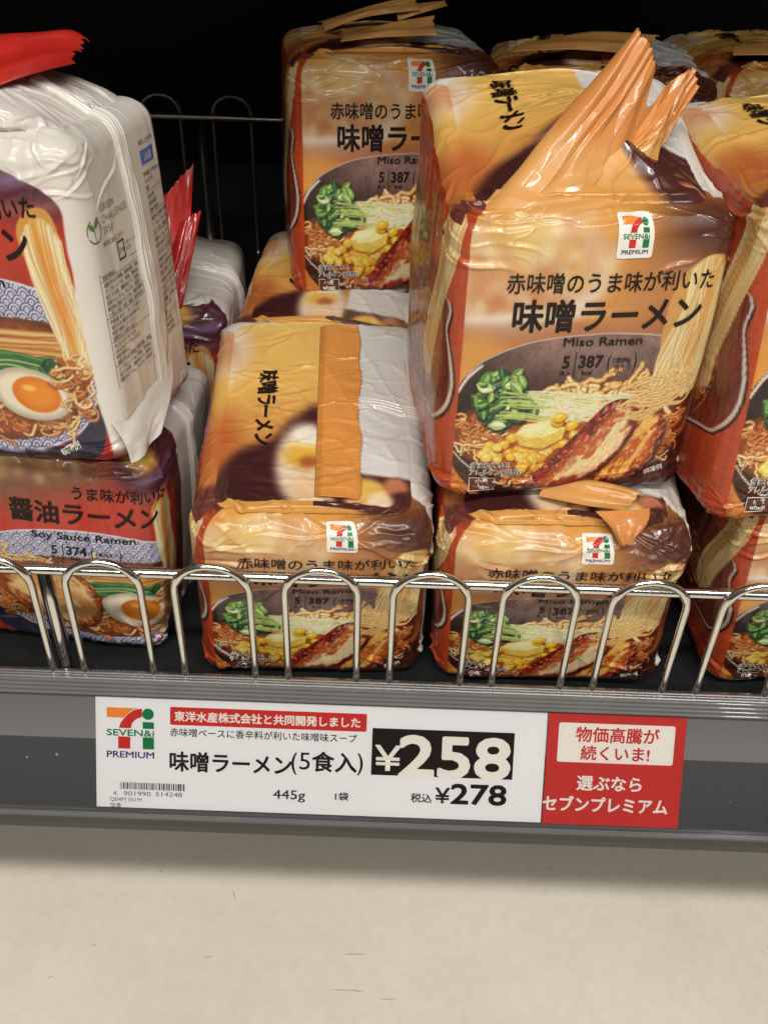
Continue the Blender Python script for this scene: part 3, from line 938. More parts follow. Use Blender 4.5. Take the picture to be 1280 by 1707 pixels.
class Bag:
    """A pillow pack standing on its end. Local axes: x across the front, y into the depth (0 = front), z up. Metres."""
    def __init__(self, name, kind, loc, yaw, tilt, roll, W, D, H, label, seed, df=.6, group=None,
                 dome=.006, fin=.012, tent=0.0, seam_x=0.0, wr=1.0, bulge=1.0, notch=None, edge=None, top=None, shift=0.0, backlift=0.0, lean=0.0):
        self.shift = shift
        self.edge = edge or kind['edge']; self.top = top or kind['top']
        self.kind = kind; self.W, self.D, self.H = W, D, H
        self.seed = seed
        self.root = empty(name, loc, label, 'noodle pack', group)
        self.root.rotation_mode = 'YXZ'
        self.root.rotation_euler = (rad(tilt), rad(roll), rad(yaw))
        r = .011
        df *= .001; ds = max(df * 2.0, .0009)
        # columns
        bx = []; by = []; s = []
        def lineseg(x0, y0, x1, y1, sp, s0, s1):
            L = math.hypot(x1 - x0, y1 - y0); n = max(2, int(L / sp))
            for k in range(n):
                f = k / n
                bx.append(x0 + (x1 - x0) * f); by.append(y0 + (y1 - y0) * f); s.append(s0 + (s1 - s0) * f)
        def arc(cx, cy, a0, a1, sp, s0, s1):
            L = r * abs(rad(a1 - a0)); n = max(6, int(L / sp))
            for k in range(n):
                f = k / n; a = rad(a0 + (a1 - a0) * f)
                bx.append(cx + r * math.cos(a)); by.append(cy + r * math.sin(a)); s.append(s0 + (s1 - s0) * f)
        h = W / 2
        lineseg(-h, D - r, -h, r, ds, -(D - r), -r)
        arc(-h + r, r, 180, 270, df * 1.3, -r, r)
        lineseg(-h + r, 0, h - r, 0, df, r, W - r)
        arc(h - r, r, 270, 360, df * 1.3, W - r, W + r)
        lineseg(h, r, h, D - r, ds if kind is MISO else df * 1.3, W + r, W + D - r)
        arc(h - r, D - r, 0, 90, df * 4, W + D - r, W + D + r)
        lineseg(h - r, D, -h + r, D, df * 6, W + D + r, W + D + W - r)
        arc(-h + r, D - r, 90, 180, df * 4, W + D + W - r, W + D + W + r - 1e-5)
        bx = np.array(bx); by = np.array(by); s = np.array(s)
        self.s = s; NU = len(s)
        # rows: inset x, inset y front, inset y back, z, blend q
        rows = []
        rb = .009; rt = .011
        for q in np.linspace(1, 0, 8, endpoint=False):
            rows.append((rb + (h - rb) * q, rb, rb, 0.0, 0.0, 0))
        for a in np.linspace(0, 90, 7, endpoint=False):
            rows.append((rb * (1 - math.sin(rad(a))), rb * (1 - math.sin(rad(a))), rb * (1 - math.sin(rad(a))), rb * (1 - math.cos(rad(a))), 0, 1))
        n = int((H - rb - rt) / (df * 1.05))
        for z in np.linspace(rb, H - rt, n, endpoint=False):
            rows.append((0, 0, 0, z, 0, 1))
        n = max(14, int(rt * 1.57 / df))
        for a in np.linspace(0, 90, n, endpoint=False):
            i = rt * (1 - math.cos(rad(a)))
            rows.append((i, i, i, H - rt + rt * math.sin(rad(a)), 0, 2))
        n = int((h - rt) / max(df * 1.6, .0009))
        for q in np.linspace(0, 1, n + 1):
            rows.append((rt + (h - rt) * q, rt + (fin - rt) * q, rt + (.010 - rt) * q, H, q, 3))
        rows = np.array(rows); NV = len(rows)
        ix, iyf, iyb, z0, q, reg = rows.T
        self.reg = reg.astype(int)
        x = bx[None, :] * (1 - ix / h)[:, None]
        y = iyf[:, None] + by[None, :] / D * (D - iyf - iyb)[:, None]
        z = np.repeat(z0[:, None], NU, 1)
        # row path length along the side
        dt = np.hypot(np.diff(ix), np.diff(z0))
        t = np.concatenate([[0], np.cumsum(dt)])
        i0 = np.argmax(reg > 0)
        t = t - t[i0]
        self.t = t
        self.tH = np.interp(H, z0[i0:][reg[i0:] < 3], t[i0:][reg[i0:] < 3]) if False else t[np.argmax(reg == 3)]
        Q = q[:, None]
        yy = y / D
        # dome and tent of the top
        qs = Q * Q * (3 - 2 * Q)
        z = z + dome * (1 - (1 - Q) ** 2) * (1 - .5 * np.abs(2 * yy - 1) ** 2)
        if tent:
            lift = tent * (1 - smooth(.15, .85, yy))
            z = z + lift * Q ** 1.4
        y = y - lean * smooth(.5, .88, z / H) * (1 - smooth(0, .5, yy))
        z = z + backlift * smooth(.1, 1, yy) * smooth(.5, 1, z / H)
        x = x + seam_x * Q
        # puffing of the faces
        zz = np.clip(z / H, 0, 1); xn = np.clip(x / h, -1, 1)
        body = (reg <= 2)[:, None]
        puff = np.sin(PI * np.clip(zz, 0, 1)) ** .8
        fr = (1 - smooth(0, .35, yy)) * (1 - xn ** 2)
        y = y - body * .0045 * bulge * puff * fr
        bk = smooth(.65, 1, yy) * (1 - xn ** 2)
        y = y + body * .004 * puff * bk
        sd = (1 - (2 * yy - 1) ** 2)
        x = x + body * .0035 * bulge * puff * sd * np.sign(xn) * smooth(.6, 1, np.abs(xn))
        # wrinkles
        P = np.stack([x, y, z], -1)
        N = self.normals(P)
        sdv = seed * 7.3
        big = fbm(x * 22, y * 22, z * 22 + sdv, seed, 2)
        mid = fbm(x * 60, y * 60, z * 60 + sdv, seed + 3, 3)
        rid = 1 - np.abs(vnoise(x * 60 + 1.2 * mid, y * 60, z * 14 + sdv, seed + 9))
        top = smooth(.55, 1.0, z / H) * body
        low = 1 - smooth(0, .3, z / H)
        d = .0010 * big + .00022 * mid
        d = d + top * wr * .0006 * rid ** 6 + body * low * wr * .0006 * rid ** 6
        cap = (reg == 3)[:, None]
        r3 = 1 - np.abs(vnoise(x * 14, y * 70 + .9 * mid, sdv, seed + 21))
        r4 = 1 - np.abs(vnoise(x * 40 + y * 22, y * 40 - x * 22, sdv + 4, seed + 22))
        d = d + cap * wr * (.0008 * r3 ** 12 + .0007 * r4 ** 14 + .0007 * big)
        # a pinched horizontal fold just above the front edge
        frontcap = cap * (1 - smooth(.10, .22, yy))
        d = d + frontcap * .0024 * np.exp(-((Q - .12) / .06) ** 2) * smooth(-.95, -.6, xn)
        d = d + self.creases(wr)
        if notch: d = d + notch(x, y, z, xn, yy, Q, body, cap)
        P = P + N * d[..., None]
        self.P = P
        self.N = self.normals(P)
        self.NU, self.NV = NU, NV
        self.build(bx, by, reg, q, x, y)

    def creases(self, wr):
        """sharp folds of the film: short ridges with a shallow valley beside them"""
        R = np.random.RandomState(100 + self.seed)
        d = np.zeros((len(self.t), len(self.s)))
        W, D, tH, tE = self.W, self.D, self.tH, self.t[-1]
        L = []
        for _ in range(26):            # across the upper front and sides, fanning out of the corners
            c = R.choice([0, W], p=[.5, .5]); sgn = R.choice([-1, 1])
            L.append((c + sgn * R.uniform(.0, .03), tH - R.uniform(.0, .032), R.normal(0, .35), R.uniform(.008, .030), R.uniform(.0005, .0013), R.uniform(.0005, .0015)))
        for _ in range(8):            # along the top front edge
            L.append((R.uniform(.01, W - .01), tH - R.uniform(-.004, .014), R.normal(0, .18), R.uniform(.015, .05), R.uniform(.0006, .0013), R.uniform(.0003, .0010)))
        for _ in range(22):            # upright, soft, on front and sides
            L.append((R.uniform(-D, W + D), R.uniform(.03, tH - .02), 1.57 + R.normal(0, .3), R.uniform(.02, .06), R.uniform(.0012, .003), R.uniform(-.0006, .0007)))
        for _ in range(26):            # bottom corners and edge
            c = R.choice([0, W]); L.append((c + R.normal(0, .02), R.uniform(.002, .022), R.normal(0, .5), R.uniform(.008, .026), R.uniform(.0005, .0013), R.uniform(.0005, .0014)))
        for _ in range(34):            # on the top, running out from the seal
            c = R.choice([-1, 1]); yv = R.uniform(.012, D - .01)
            L.append((-yv if c < 0 else W + yv, tE - R.uniform(.004, .04), 1.57 + R.normal(0, .35), R.uniform(.012, .04), R.uniform(.0006, .0016), R.uniform(-.0006, .0010)))
        for s0, t0, ang, ln, w, a in L:
            i0, i1 = np.searchsorted(self.s, [s0 - ln, s0 + ln]); j0, j1 = np.searchsorted(self.t, [t0 - ln, t0 + ln])
            if i1 <= i0 or j1 <= j0: continue
            ds = self.s[None, i0:i1] - s0; dt = self.t[j0:j1, None] - t0
            u = ds * math.cos(ang) + dt * math.sin(ang); v = -ds * math.sin(ang) + dt * math.cos(ang)
            v = v + .12 * u * np.sin(u / ln * 3 + s0 * 400)
            k = np.exp(-np.abs(v / w) ** 1.15) - .45 * np.exp(-((v - 2.2 * w) / (1.3 * w)) ** 2)
            d[j0:j1, i0:i1] += a * wr * k * np.clip(1 - (u / ln) ** 2, 0, 1) ** 1.5
        return d

    @staticmethod
    def normals(P):
        du = np.roll(P, -1, 1) - np.roll(P, 1, 1)
        dv = np.gradient(P, axis=0)
        n = np.cross(du, dv)
        l = np.linalg.norm(n, axis=-1, keepdims=True)
        return n / np.maximum(l, 1e-9)

    def build(self, bx, by, reg, q, x, y):
        NU, NV = self.NU, self.NV
        W, D, H = self.W, self.D, self.H
        k = self.kind
        SS = np.repeat(self.s[None, :], NV, 0).ravel() * 1000
        TT = np.repeat(self.t[:, None], NU, 1).ravel() * 1000
        RG = np.repeat(reg[:, None], NU, 1).ravel()
        BX = x.ravel() * 1000; BY = y.ravel() * 1000
        Wm, Dm, Hm = W * 1000, D * 1000, H * 1000
        self.Hart = self.tH * 1000
        ax, ay = self.to_art(SS, TT)
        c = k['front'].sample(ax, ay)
        # the white back panel
        wob = 1.2 * vnoise(TT * .08, SS * 0, 0, self.seed)
        edge = self.edge + wob
        if k is SOY and self.edge < 111: edge = edge - 44 * (1 - smooth(2, 30, ay)) ** 1.3 - 5 * np.sin(np.clip(ay, 0, 130) / 130 * PI) + 6
        if k is MISO: edge = edge + 9 * smooth(18, 4, ay) - 0
        white = np.array([232, 225, 214], np.float32)
        far = (SS > Wm + Dm + 12)
        w = smooth(edge - .6, edge + .6, ax)[:, None]
        w = np.where(far[:, None], 1, w)
        low = smooth(.9, .97, ay / 130)[:, None] * (k is SOY)
        c = c * (1 - w) + (white * (1 - low) + np.array([120, 30, 28]) * low) * w
        # the top
        cap = RG == 3
        leftright = cap & ((SS < -1) | ((SS > Wm + 1) & (SS < Wm + Dm + 2)))
        px = (BX + Wm / 2) / Wm * 116; py = BY / Dm * 130
        ct = self.top.sample(px, py)
        if k is not SOY:
            shoulder = (SS < -1) & (TT > self.Hart - 13 - 2 * vnoise(SS * .06, TT * 0, 0, self.seed)) & (RG < 3)
            cs = self.top.sample(np.clip(TT - self.Hart, -3.5, 0), py)
            c = np.where(shoulder[:, None] & (ay < 9)[:, None], cs, c)
        c = np.where(leftright[:, None], ct, c)
        if k is MISO:
            fc = cap & (SS >= -1) & (SS <= Wm + 1)
            tan = np.array([224, 162, 82], np.float32) * (1 + .05 * fbm(BX * .1, BY * .3, 0, 4)[:, None])
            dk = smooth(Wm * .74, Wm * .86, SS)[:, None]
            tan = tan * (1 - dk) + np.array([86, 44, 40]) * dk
            c = np.where(fc[:, None], tan, c)
        else:
            fc = cap & (SS >= -1) & (SS <= Wm + 1)
            m = smooth(Wm * .3, Wm * .34, SS)[:, None]
            c = np.where(fc[:, None], np.array([180, 44, 36]) * (1 - m) + white * m, c)
        bkc = cap & (SS >= Wm + Dm + 2)
        c = np.where(bkc[:, None], ct, c)
        c = lin(np.clip(c, 4, 252)) * .88
        idx = np.arange(NU * NV).reshape(NV, NU)
        a = idx[:-1, :]; b = np.roll(idx, -1, 1)[:-1, :]; cc = np.roll(idx, -1, 1)[1:, :]; dd = idx[1:, :]
        F = np.stack([a, b, cc, dd], -1).reshape(-1, 4)
        self.obj = mesh_obj('bag_film', self.P.reshape(-1, 3), F, M_film, self.root, True, None, c)

    def to_art(self, s, t):
        """surface millimetres -> art millimetres"""
        b0 = self.kind['border']; Wm = self.W * 1000
        ax = np.where(s < b0, (s - b0) * .9, (s - b0) * 112.0 / (Wm - b0)) - self.shift
        ay = 130 * (1 - t / (self.tH * 1000 - 2))
        return ax, ay

    def at(self, s, t, off):
        """surface point at column s, row t (metres), lifted off the film by off (mm)"""
        u = np.interp(s, self.s, np.arange(self.NU)); v = np.interp(t, self.t, np.arange(self.NV))
        u = np.clip(u, 0, self.NU - 1.001); v = np.clip(v, 0, self.NV - 1.001)
        i = u.astype(int); j = v.astype(int); fu = (u - i)[..., None]; fv = (v - j)[..., None]
        def g(A): return (A[j, i] * (1 - fu) + A[j, i + 1] * fu) * (1 - fv) + (A[j + 1, i] * (1 - fu) + A[j + 1, i + 1] * fu) * fv
        return g(self.P) + g(self.N) * (np.asarray(off)[..., None] * .001 if np.ndim(off) else off * .001)

    def front_map(self, x, y, off):
        b0 = self.kind['border']; Wm = self.W * 1000
        s = (b0 + (x + self.shift) * (Wm - b0) / 112.0) / 1000
        t = (1 - y / 130) * (self.tH - .002)
        return self.at(s, t, off)

    def side_map(self, x, y, off):
        """right side panel: x mm from the front right corner, y mm down from the top"""
        return self.at((self.W * 1000 + x) / 1000, self.tH - y / 1000, off)

    def top_map(self, x, y, off):
        """left half of the top: x mm from the left edge, y mm of depth"""
        return self.at(-y / 1000, self.tH + x / 1000, off)

    # ---- end seal lying flat over the right half of the top
    def flat_seal(self, width=.021, y0=.004, y1=None, lift=1.6, curl=0.0, color=None, back_turn=0.0, right=True, name='end_seal', height=None):
        D = self.D; y1 = y1 or D - .004
        nl = int((y1 - y0) / .00045); nw = 26
        tE = self.t[-1]
        yv = np.linspace(y0, y1, nl)
        tri = np.abs(((yv / .0032) % 1) - .5) * 2
        wl = width + .0010 * (tri - .5) + .0012 * vnoise(yv * 60, 0, 0, self.seed + 2)
        V = np.zeros((nl, nw, 3)); C = np.zeros((nl, nw, 3))
        for j in range(nw):
            f = j / (nw - 1)
            s = (self.W + yv) if right else -yv
            base = self.at(s, np.maximum(tE - wl * f - .0003, self.tH - .012), 0)
            wave = .9 * np.exp(-((f - .95) / .3) ** 2) * vnoise(yv * 120, f, 0, self.seed + 31) + .7 * vnoise(yv * 45, f * 2, 0, self.seed + 5)
            h = lift * (1 - (1 - min(1, f * 4)) ** 2) + wave * min(1, f * 3) + curl * f * f
            if height is not None: h = h + height(yv / D, f)
            base[:, 2] += h * .001
            V[:, j] = base
            C[:, j] = np.asarray(color or self.kind['seal'], float) * (1 + (.05 if f > .12 else -.04) + .03 * vnoise(yv * 900, f * 20, 0, 3))[:, None]
        return self.sheet(name, V, C, M_seal)

    def sheet(self, name, V, C, mat, thick=.0004):
        nl, nw = V.shape[:2]
        du = np.gradient(V, axis=0); dv = np.gradient(V, axis=1)
        n = np.cross(dv, du); n /= np.maximum(np.linalg.norm(n, axis=-1, keepdims=True), 1e-9)
        A = V.reshape(-1, 3); B = (V - n * thick).reshape(-1, 3)
        idx = np.arange(nl * nw).reshape(nl, nw); m = nl * nw
        f1 = np.stack([idx[:-1, :-1], idx[:-1, 1:], idx[1:, 1:], idx[1:, :-1]], -1).reshape(-1, 4)
        f2 = f1[:, ::-1] + m
        per = np.concatenate([idx[0, :], idx[1:, -1], idx[-1, -2::-1], idx[-2:0:-1, 0]])
        pn = np.roll(per, -1)
        f3 = np.stack([pn, per, per + m, pn + m], -1)
        c = lin(np.clip(C.reshape(-1, 3), 4, 252)) * .88
        return mesh_obj(name, np.concatenate([A, B]), np.concatenate([f1, f2, f3]), mat, self.root, True, None, np.concatenate([c, c]))

    # ---- end seal standing up, given the tip line: fn(f, g) -> local point, f along the depth, g up
    def free_sheet(self, name, fn, nl=150, nw=60, color=None, zig=.0011, pitch=.0034, mat=None, L=.06, tipc=None):
        f = np.linspace(0, 1, nl)[:, None] + np.zeros((1, nw)); g = np.zeros((nl, 1)) + np.linspace(0, 1, nw)[None, :]
        tri = np.abs(((f * L / pitch) % 1) - .5) * 2
        g2 = g * (1 + (tri - .5) * zig / .03 * g ** 8)
        V = fn(f, g2)
        w = .0009 * vnoise(f * 3.2, g * 2.2, 0, self.seed + 40) + .00035 * vnoise(f * 9, g * 5, 0, self.seed + 41)
        V = V + w[..., None] * np.array([.6, -1, .3])
        C = np.asarray(color or self.kind['seal'], float) * (1 + .03 * vnoise(f * 5, g * 4, 0, 3) - .05 * smooth(.7, .72, g))[..., None]
        if tipc is not None:
            k_ = smooth(.42, .62, g + .06 * vnoise(f * 5, g * 3, 0, 77))[..., None]
            C = C * (1 - k_) + np.asarray(tipc, float) * k_
        return self.sheet(name, V, C, mat or M_seal)

    # ---- back fin seal: a ribbon up the middle of the right side and over the top
    def fin_seal(self, y=None, t0=.006, t1=None, width=.010, lift=1.6, wave=1.2, color=(236, 230, 220)):
        y = y or self.D * .5; t1 = t1 or self.t[-1] - .022
        nl = int((t1 - t0) / .0007); nw = 20
        tv = np.linspace(t0, t1, nl)
        V = np.zeros((nl, nw, 3)); C = np.zeros((nl, nw, 3))
        for j in range(nw):
            f = j / (nw - 1)
            s = self.W + y - width / 2 + width * f + .0014 * vnoise(tv * 55, 0, 0, self.seed + 60)
            h = lift + wave * f * vnoise(tv * 90, f * .5, 0, self.seed + 61) + .35 * math.cos(f * 2 * PI * 4)
            h = h * min(1, 4 * f + .15)
            V[:, j] = self.at(s, tv, h)
            C[:, j] = np.array(color, float) * (1 - .06 * (j % 5 == 0))
        return self.sheet('fin_seal', V, C, M_white_film)


# ---- prints shared by all the packs
def miso_front_print():
    p = Print()
    p.text('赤味噌のうま味が利いた', 17, 31, 8.3, 'k', .014, width=88)
    p.text('味噌ラーメン', 21, 45.6, 13.6, 'k', .026, width=80)
    p.text('Miso Ramen', 43.5, 52.6, 5.0, 'k', .015, width=34)
    p.text('5', 44, 61.8, 7.2, 'k', .025)
    p.text('食入', 43.4, 65.0, 2.5, 'k', .01)
    p.rect(49.6, 55.2, 49.95, 66, 'k', 1)
    p.text('387', 51, 61.8, 7.2, 'k', .025)
    p.text('kcal', 53.2, 65.0, 3.0, 'k', .015)
    p.text('(', 64.0, 62.6, 9.6, 'k', -.01, width=1.4)
    p.text('1食89g', 66.4, 60, 2.8, 'k', .012, width=7.6)
    p.text('当たり', 67, 63.2, 2.8, 'k', .01)
    p.text(')', 75.4, 62.6, 9.6, 'k', -.01, width=1.4)
    for t, x, y, em, wd in (('含まれている', 9.2, 108.3, 3.4, 17.5), ('アレルゲン(8品目)', 9.2, 112.0, 3.4, 23)):
        p.text(t, x, y, em, 'w', .075, width=wd + .5, lvl=0)
        p.text(t, x + .25, y, em, 'k', .012, width=wd, lvl=2)
    p.rect(9.2, 113.4, 21.4, 120.2, 'd', 0)
    p.frame(9.2, 113.4, 21.4, 120.2, .3, 'w', 1)
    p.text('小麦', 12.2, 116.5, 3.1, 'w', .02)
    p.text('wheat', 11.6, 119.3, 2.9, 'w', .02, width=7.6)
    p.text('調理例', 93, 115.4, 3.0, 'w', .01, rot=20)
    return p


def soy_front_print():
    p = Print()
    p.text('うま味が利いた', 44, 28.5, 8.0, 'k', .016, width=50)
    p.text('醤油ラーメン', 12, 43, 13.6, 'k', .028, width=76)
    p.text('Soy Sauce Ramen', 22, 53.2, 5.6, 'k', .02, width=52)
    p.text('5', 31, 62.2, 7.2, 'k', .025)
    p.text('食入', 30.6, 65.2, 2.5, 'k', .01)
    p.rect(37.0, 56, 37.35, 66, 'k', 1)
    p.text('374', 38.6, 62.2, 7.2, 'k', .025)
    p.text('kcal', 41, 65.2, 3.0, 'k', .015)
    p.text('(', 51.6, 62.8, 9.4, 'k', -.01, width=1.4)
    p.text('1食当たり', 53.8, 61.4, 2.6, 'k', .01)
    p.text(')', 65.4, 62.8, 9.4, 'k', -.01, width=1.4)
    for t, x, y, em, wd in (('含まれている', 7, 107, 3.4, 17.5), ('アレルゲン(8品目)', 16, 110.4, 3.4, 24)):
        p.text(t, x, y, em, 'k', .075, width=wd + .5, lvl=0)
        p.text(t, x + .25, y, em, 'w', .012, width=wd, lvl=2)
    p.text('調理例', 82, 121.5, 3.6, 'w', .012, rot=24)
    return p


def badge_print():
    p = Print()
    p.poly(rrect(60, 3.6, 75, 19, 1.3), 'w', 0, 1.1)
    logo_print(p, 62.0, 5.2, 11.0, 1.5, 1.1)
    return p


def top_print():
    p = Print()
    # runs towards the viewer, the heads of the letters to the right
    V, F = text2d('味噌ラーメン', 11.5, 0, 1.2)
    L = V[:, 0].max()
    x = 17 + V[:, 1] * 1.0; y = 108 - V[:, 0] * 62 / L
    p.strong(np.stack([x, y], 1), F, 'k', 1, .32)
    return p


def soy_side_print():
    """the white panel: x mm from the front corner, y mm down from the top"""
    p = Print()
    cut = 2.5
    # ring with a two-leaf sprout
    ring = Print
    for a0, a1 in ((-70, 150), (165, 250)):
        o = arc_pts(9.0, 47, 5.3, a0, a1, 22); i = arc_pts(9.0, 47, 4.8, a1, a0, 22)
        p.poly([(x, y * 1.0) for x, y in o + i], 'l', 1, cut)
    p.poly([(8.8, 46), (9.2, 46), (9.3, 52), (8.9, 52)], 'l', 1, cut)
    p.poly([(9, 46.3), (7.6, 46.4), (5.6, 45.4), (5.2, 43.4), (7.2, 43.5), (8.6, 44.6)], 'f', 2, cut)
    p.poly([(9, 45.8), (9.4, 43.6), (11, 41.8), (12.8, 41.2), (12.6, 43.4), (11, 45.2)], 'f', 2, cut)
    p.text('GREEN', 16, 40.5, 4.6, 'l', -.012, cut)
    p.text('CHALLENGE', 16, 45.4, 4.6, 'l', -.012, cut)
    p.text('2050', 16, 50.3, 4.6, 'l', -.012, cut)
    p.text('環境宣言はこちら!', 14, 55.2, 2.4, 'l', .0, cut)
    # recycling mark of two arrows round the letters
    p.frame(26, 56.6, 32.8, 65.2, .75, 'k', 1)
    p.text('プラ', 27.0, 62.4, 2.6, 'k', .02, cut)
    p.text('外装フィルム', 34, 60, 1.8, 'l', 0, cut)
    p.text('個包装', 34, 62.6, 1.8, 'l', 0, cut)
    rows = ['即席中華めん', '油揚げめん(小麦粉、植物油脂、食塩)', 'スープ(しょうゆ、食塩、香味油)', '加工でん粉、調味料(アミノ酸等)',
            '炭酸カルシウム、かんすい、酸味料', '酸化防止剤(ビタミンE)、増粘多糖類', '(一部に小麦・大豆・鶏肉・豚肉を含む)', '内容量 めん・スープ 5食入',
            '保存方法 直射日光を避けて', '常温で保存してください', '調理方法 お湯を沸かし', 'めんを入れてゆでます', '火を止めスープを入れます']
    y = 68.5
    p.frame(6, 66, 45, 120, .25, 'l', 1)
    for i, rw in enumerate(rows * 2):
        if y > 118: break
        p.text(rw, 8, y, 2.25, 'l', .006, cut, width=min(35, 2.1 * len(rw)))
        y += 2.75
        if i in (0, 6, 10, 14): p.rect(6, y - 2.3, 45, y - 2.1, 'l', 1); y += .6
    # second column beyond the fin seal
    p.text('お召し上がり方', 68, 24, 2.6, 'k', .01, cut)
    p.rect(68, 26.5, 84, 33, 'b', 1)
    p.text('1人前', 71, 31.5, 4.0, 'w', .01, cut, lvl=2)
    y = 38
    for i, rw in enumerate((['熱量 374kcal', 'たんぱく質', '脂質', '炭水化物', '食塩相当量'] + rows) * 2):
        if y > 118: break
        p.text(rw, 67, y, 2.4, 'l', .006, cut, width=min(32, 2.2 * len(rw)))
        y += 3.2
        if i % 3 == 2: p.rect(66, y - 2.6, 102, y - 2.4, 'l', 1); y += .8
    return p


PR_MISO, PR_SOY, PR_BADGE, PR_TOP, PR_SIDE = miso_front_print(), soy_front_print(), badge_print(), top_print(), soy_side_print()


def miso_bag(*a, letters=True, **k):
    b = Bag('miso_ramen_pack', MISO, *a, group='miso ramen packs', **k)
    if letters:
        PR_MISO.build('front_lettering', b.front_map, b.root, base=.35)
        PR_BADGE.build('logo_badge', b.front_map, b.root, base=.5)
    PR_TOP.build('top_lettering', b.top_map, b.root, base=.75)
    return b


def soy_bag(*a, side=True, **k):
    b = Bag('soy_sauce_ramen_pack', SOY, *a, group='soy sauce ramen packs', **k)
    PR_SOY.build('front_lettering', b.front_map, b.root, base=.35)
    if side: PR_SIDE.build('label_lettering', b.side_map, b.root)
    b.fin_seal()
    return b


# ------------------------------------------------------------------ the setting: shelf deck, back panel, added shade board, floor
M_deck = plain('dark_deck', (24, 27, 28), 0.5, var=.2, nscale=60, bumps=.2)
M_black = plain('black_panel', (5, 5, 6), 0.7, var=.2)
v, f = box_vf(-1.2, 1.2, .362, 1.0, -.03, 0)
tag(mesh_obj('shelf_deck', v, f, M_deck, None, False), 'dark shelf deck under the noodle packs', 'shelf', kind='structure')
v, f = box_vf(-1.2, 1.2, 1.0, 1.03, -.4, .9)
tag(mesh_obj('back_panel', v, f, M_black, None, False), 'black back panel of the shelf unit', 'panel', kind='structure')
v, f = box_vf(-1.2, 1.2, .43, 1.0, .475, .505)  # unseen board, added overhead to keep lamp light off the back rows
tag(mesh_obj('shade_board', v, f, M_black, None, False), 'unseen dark board added above the packs to shade the back', 'shelf', kind='structure')

m, nt, b = new_mat('beige_floor')
n1 = noise_node(nt, 7, 5, .6); n2 = noise_node(nt, 120, 4, .6)
r1 = nt.nodes.new('ShaderNodeValToRGB')
r1.color_ramp.elements[0].position = .3; r1.color_ramp.elements[0].color = (*lin((228, 219, 200)), 1)
r1.color_ramp.elements[1].position = .72; r1.color_ramp.elements[1].color = (*lin((240, 232, 214)), 1)
nt.links.new(n1.outputs[0], r1.inputs[0])
r2 = nt.nodes.new('ShaderNodeValToRGB')
r2.color_ramp.elements[0].position = .25; r2.color_ramp.elements[0].color = (.9, .88, .85, 1)
r2.color_ramp.elements[1].position = .6; r2.color_ramp.elements[1].color = (1, 1, 1, 1)
nt.links.new(n2.outputs[0], r2.inputs[0])
mx = nt.nodes.new('ShaderNodeMix'); mx.data_type = 'RGBA'; mx.blend_type = 'MULTIPLY'
mx.inputs[0].default_value = .6
nt.links.new(r1.outputs[0], mx.inputs[6]); nt.links.new(r2.outputs[0], mx.inputs[7])
nt.links.new(mx.outputs[2], b.inputs['Base Color'])
b.inputs['Roughness'].default_value = .42
bump(nt, n2.outputs[0], b, .08, .001)
vo = nt.nodes.new('ShaderNodeTexVoronoi'); vo.inputs['Scale'].default_value = 22
tcv = nt.nodes.new('ShaderNodeTexCoord'); mpv = nt.nodes.new('ShaderNodeMapping'); mpv.inputs['Scale'].default_value = (.6, 1, 1)
nt.links.new(tcv.outputs['Object'], mpv.inputs[0]); nt.links.new(mpv.outputs[0], vo.inputs[0])
sxc = nt.nodes.new('ShaderNodeSeparateColor'); nt.links.new(vo.outputs['Color'], sxc.inputs[0])
szn = nt.nodes.new('ShaderNodeMapRange'); szn.inputs[1].default_value = .82; szn.inputs[2].default_value = 1.0; szn.inputs[3].default_value = 0.0; szn.inputs[4].default_value = .035
nt.links.new(sxc.outputs[0], szn.inputs[0])
ltn = nt.nodes.new('ShaderNodeMath'); ltn.operation = 'LESS_THAN'
nt.links.new(vo.outputs['Distance'], ltn.inputs[0]); nt.links.new(szn.outputs[0], ltn.inputs[1])
mx2 = nt.nodes.new('ShaderNodeMix'); mx2.data_type = 'RGBA'; mx2.inputs[7].default_value = (*lin((96, 84, 66)), 1)
nt.links.new(ltn.outputs[0], mx2.inputs[0]); nt.links.new(mx.outputs[2], mx2.inputs[6]); nt.links.new(mx2.outputs[2], b.inputs['Base Color'])
M_floor = m
v, f = box_vf(-3, 3, -3, 1.0, -.30, -.28)
tag(mesh_obj('floor', v, f, M_floor, None, False), 'beige floor below the shelf', 'floor', kind='structure')

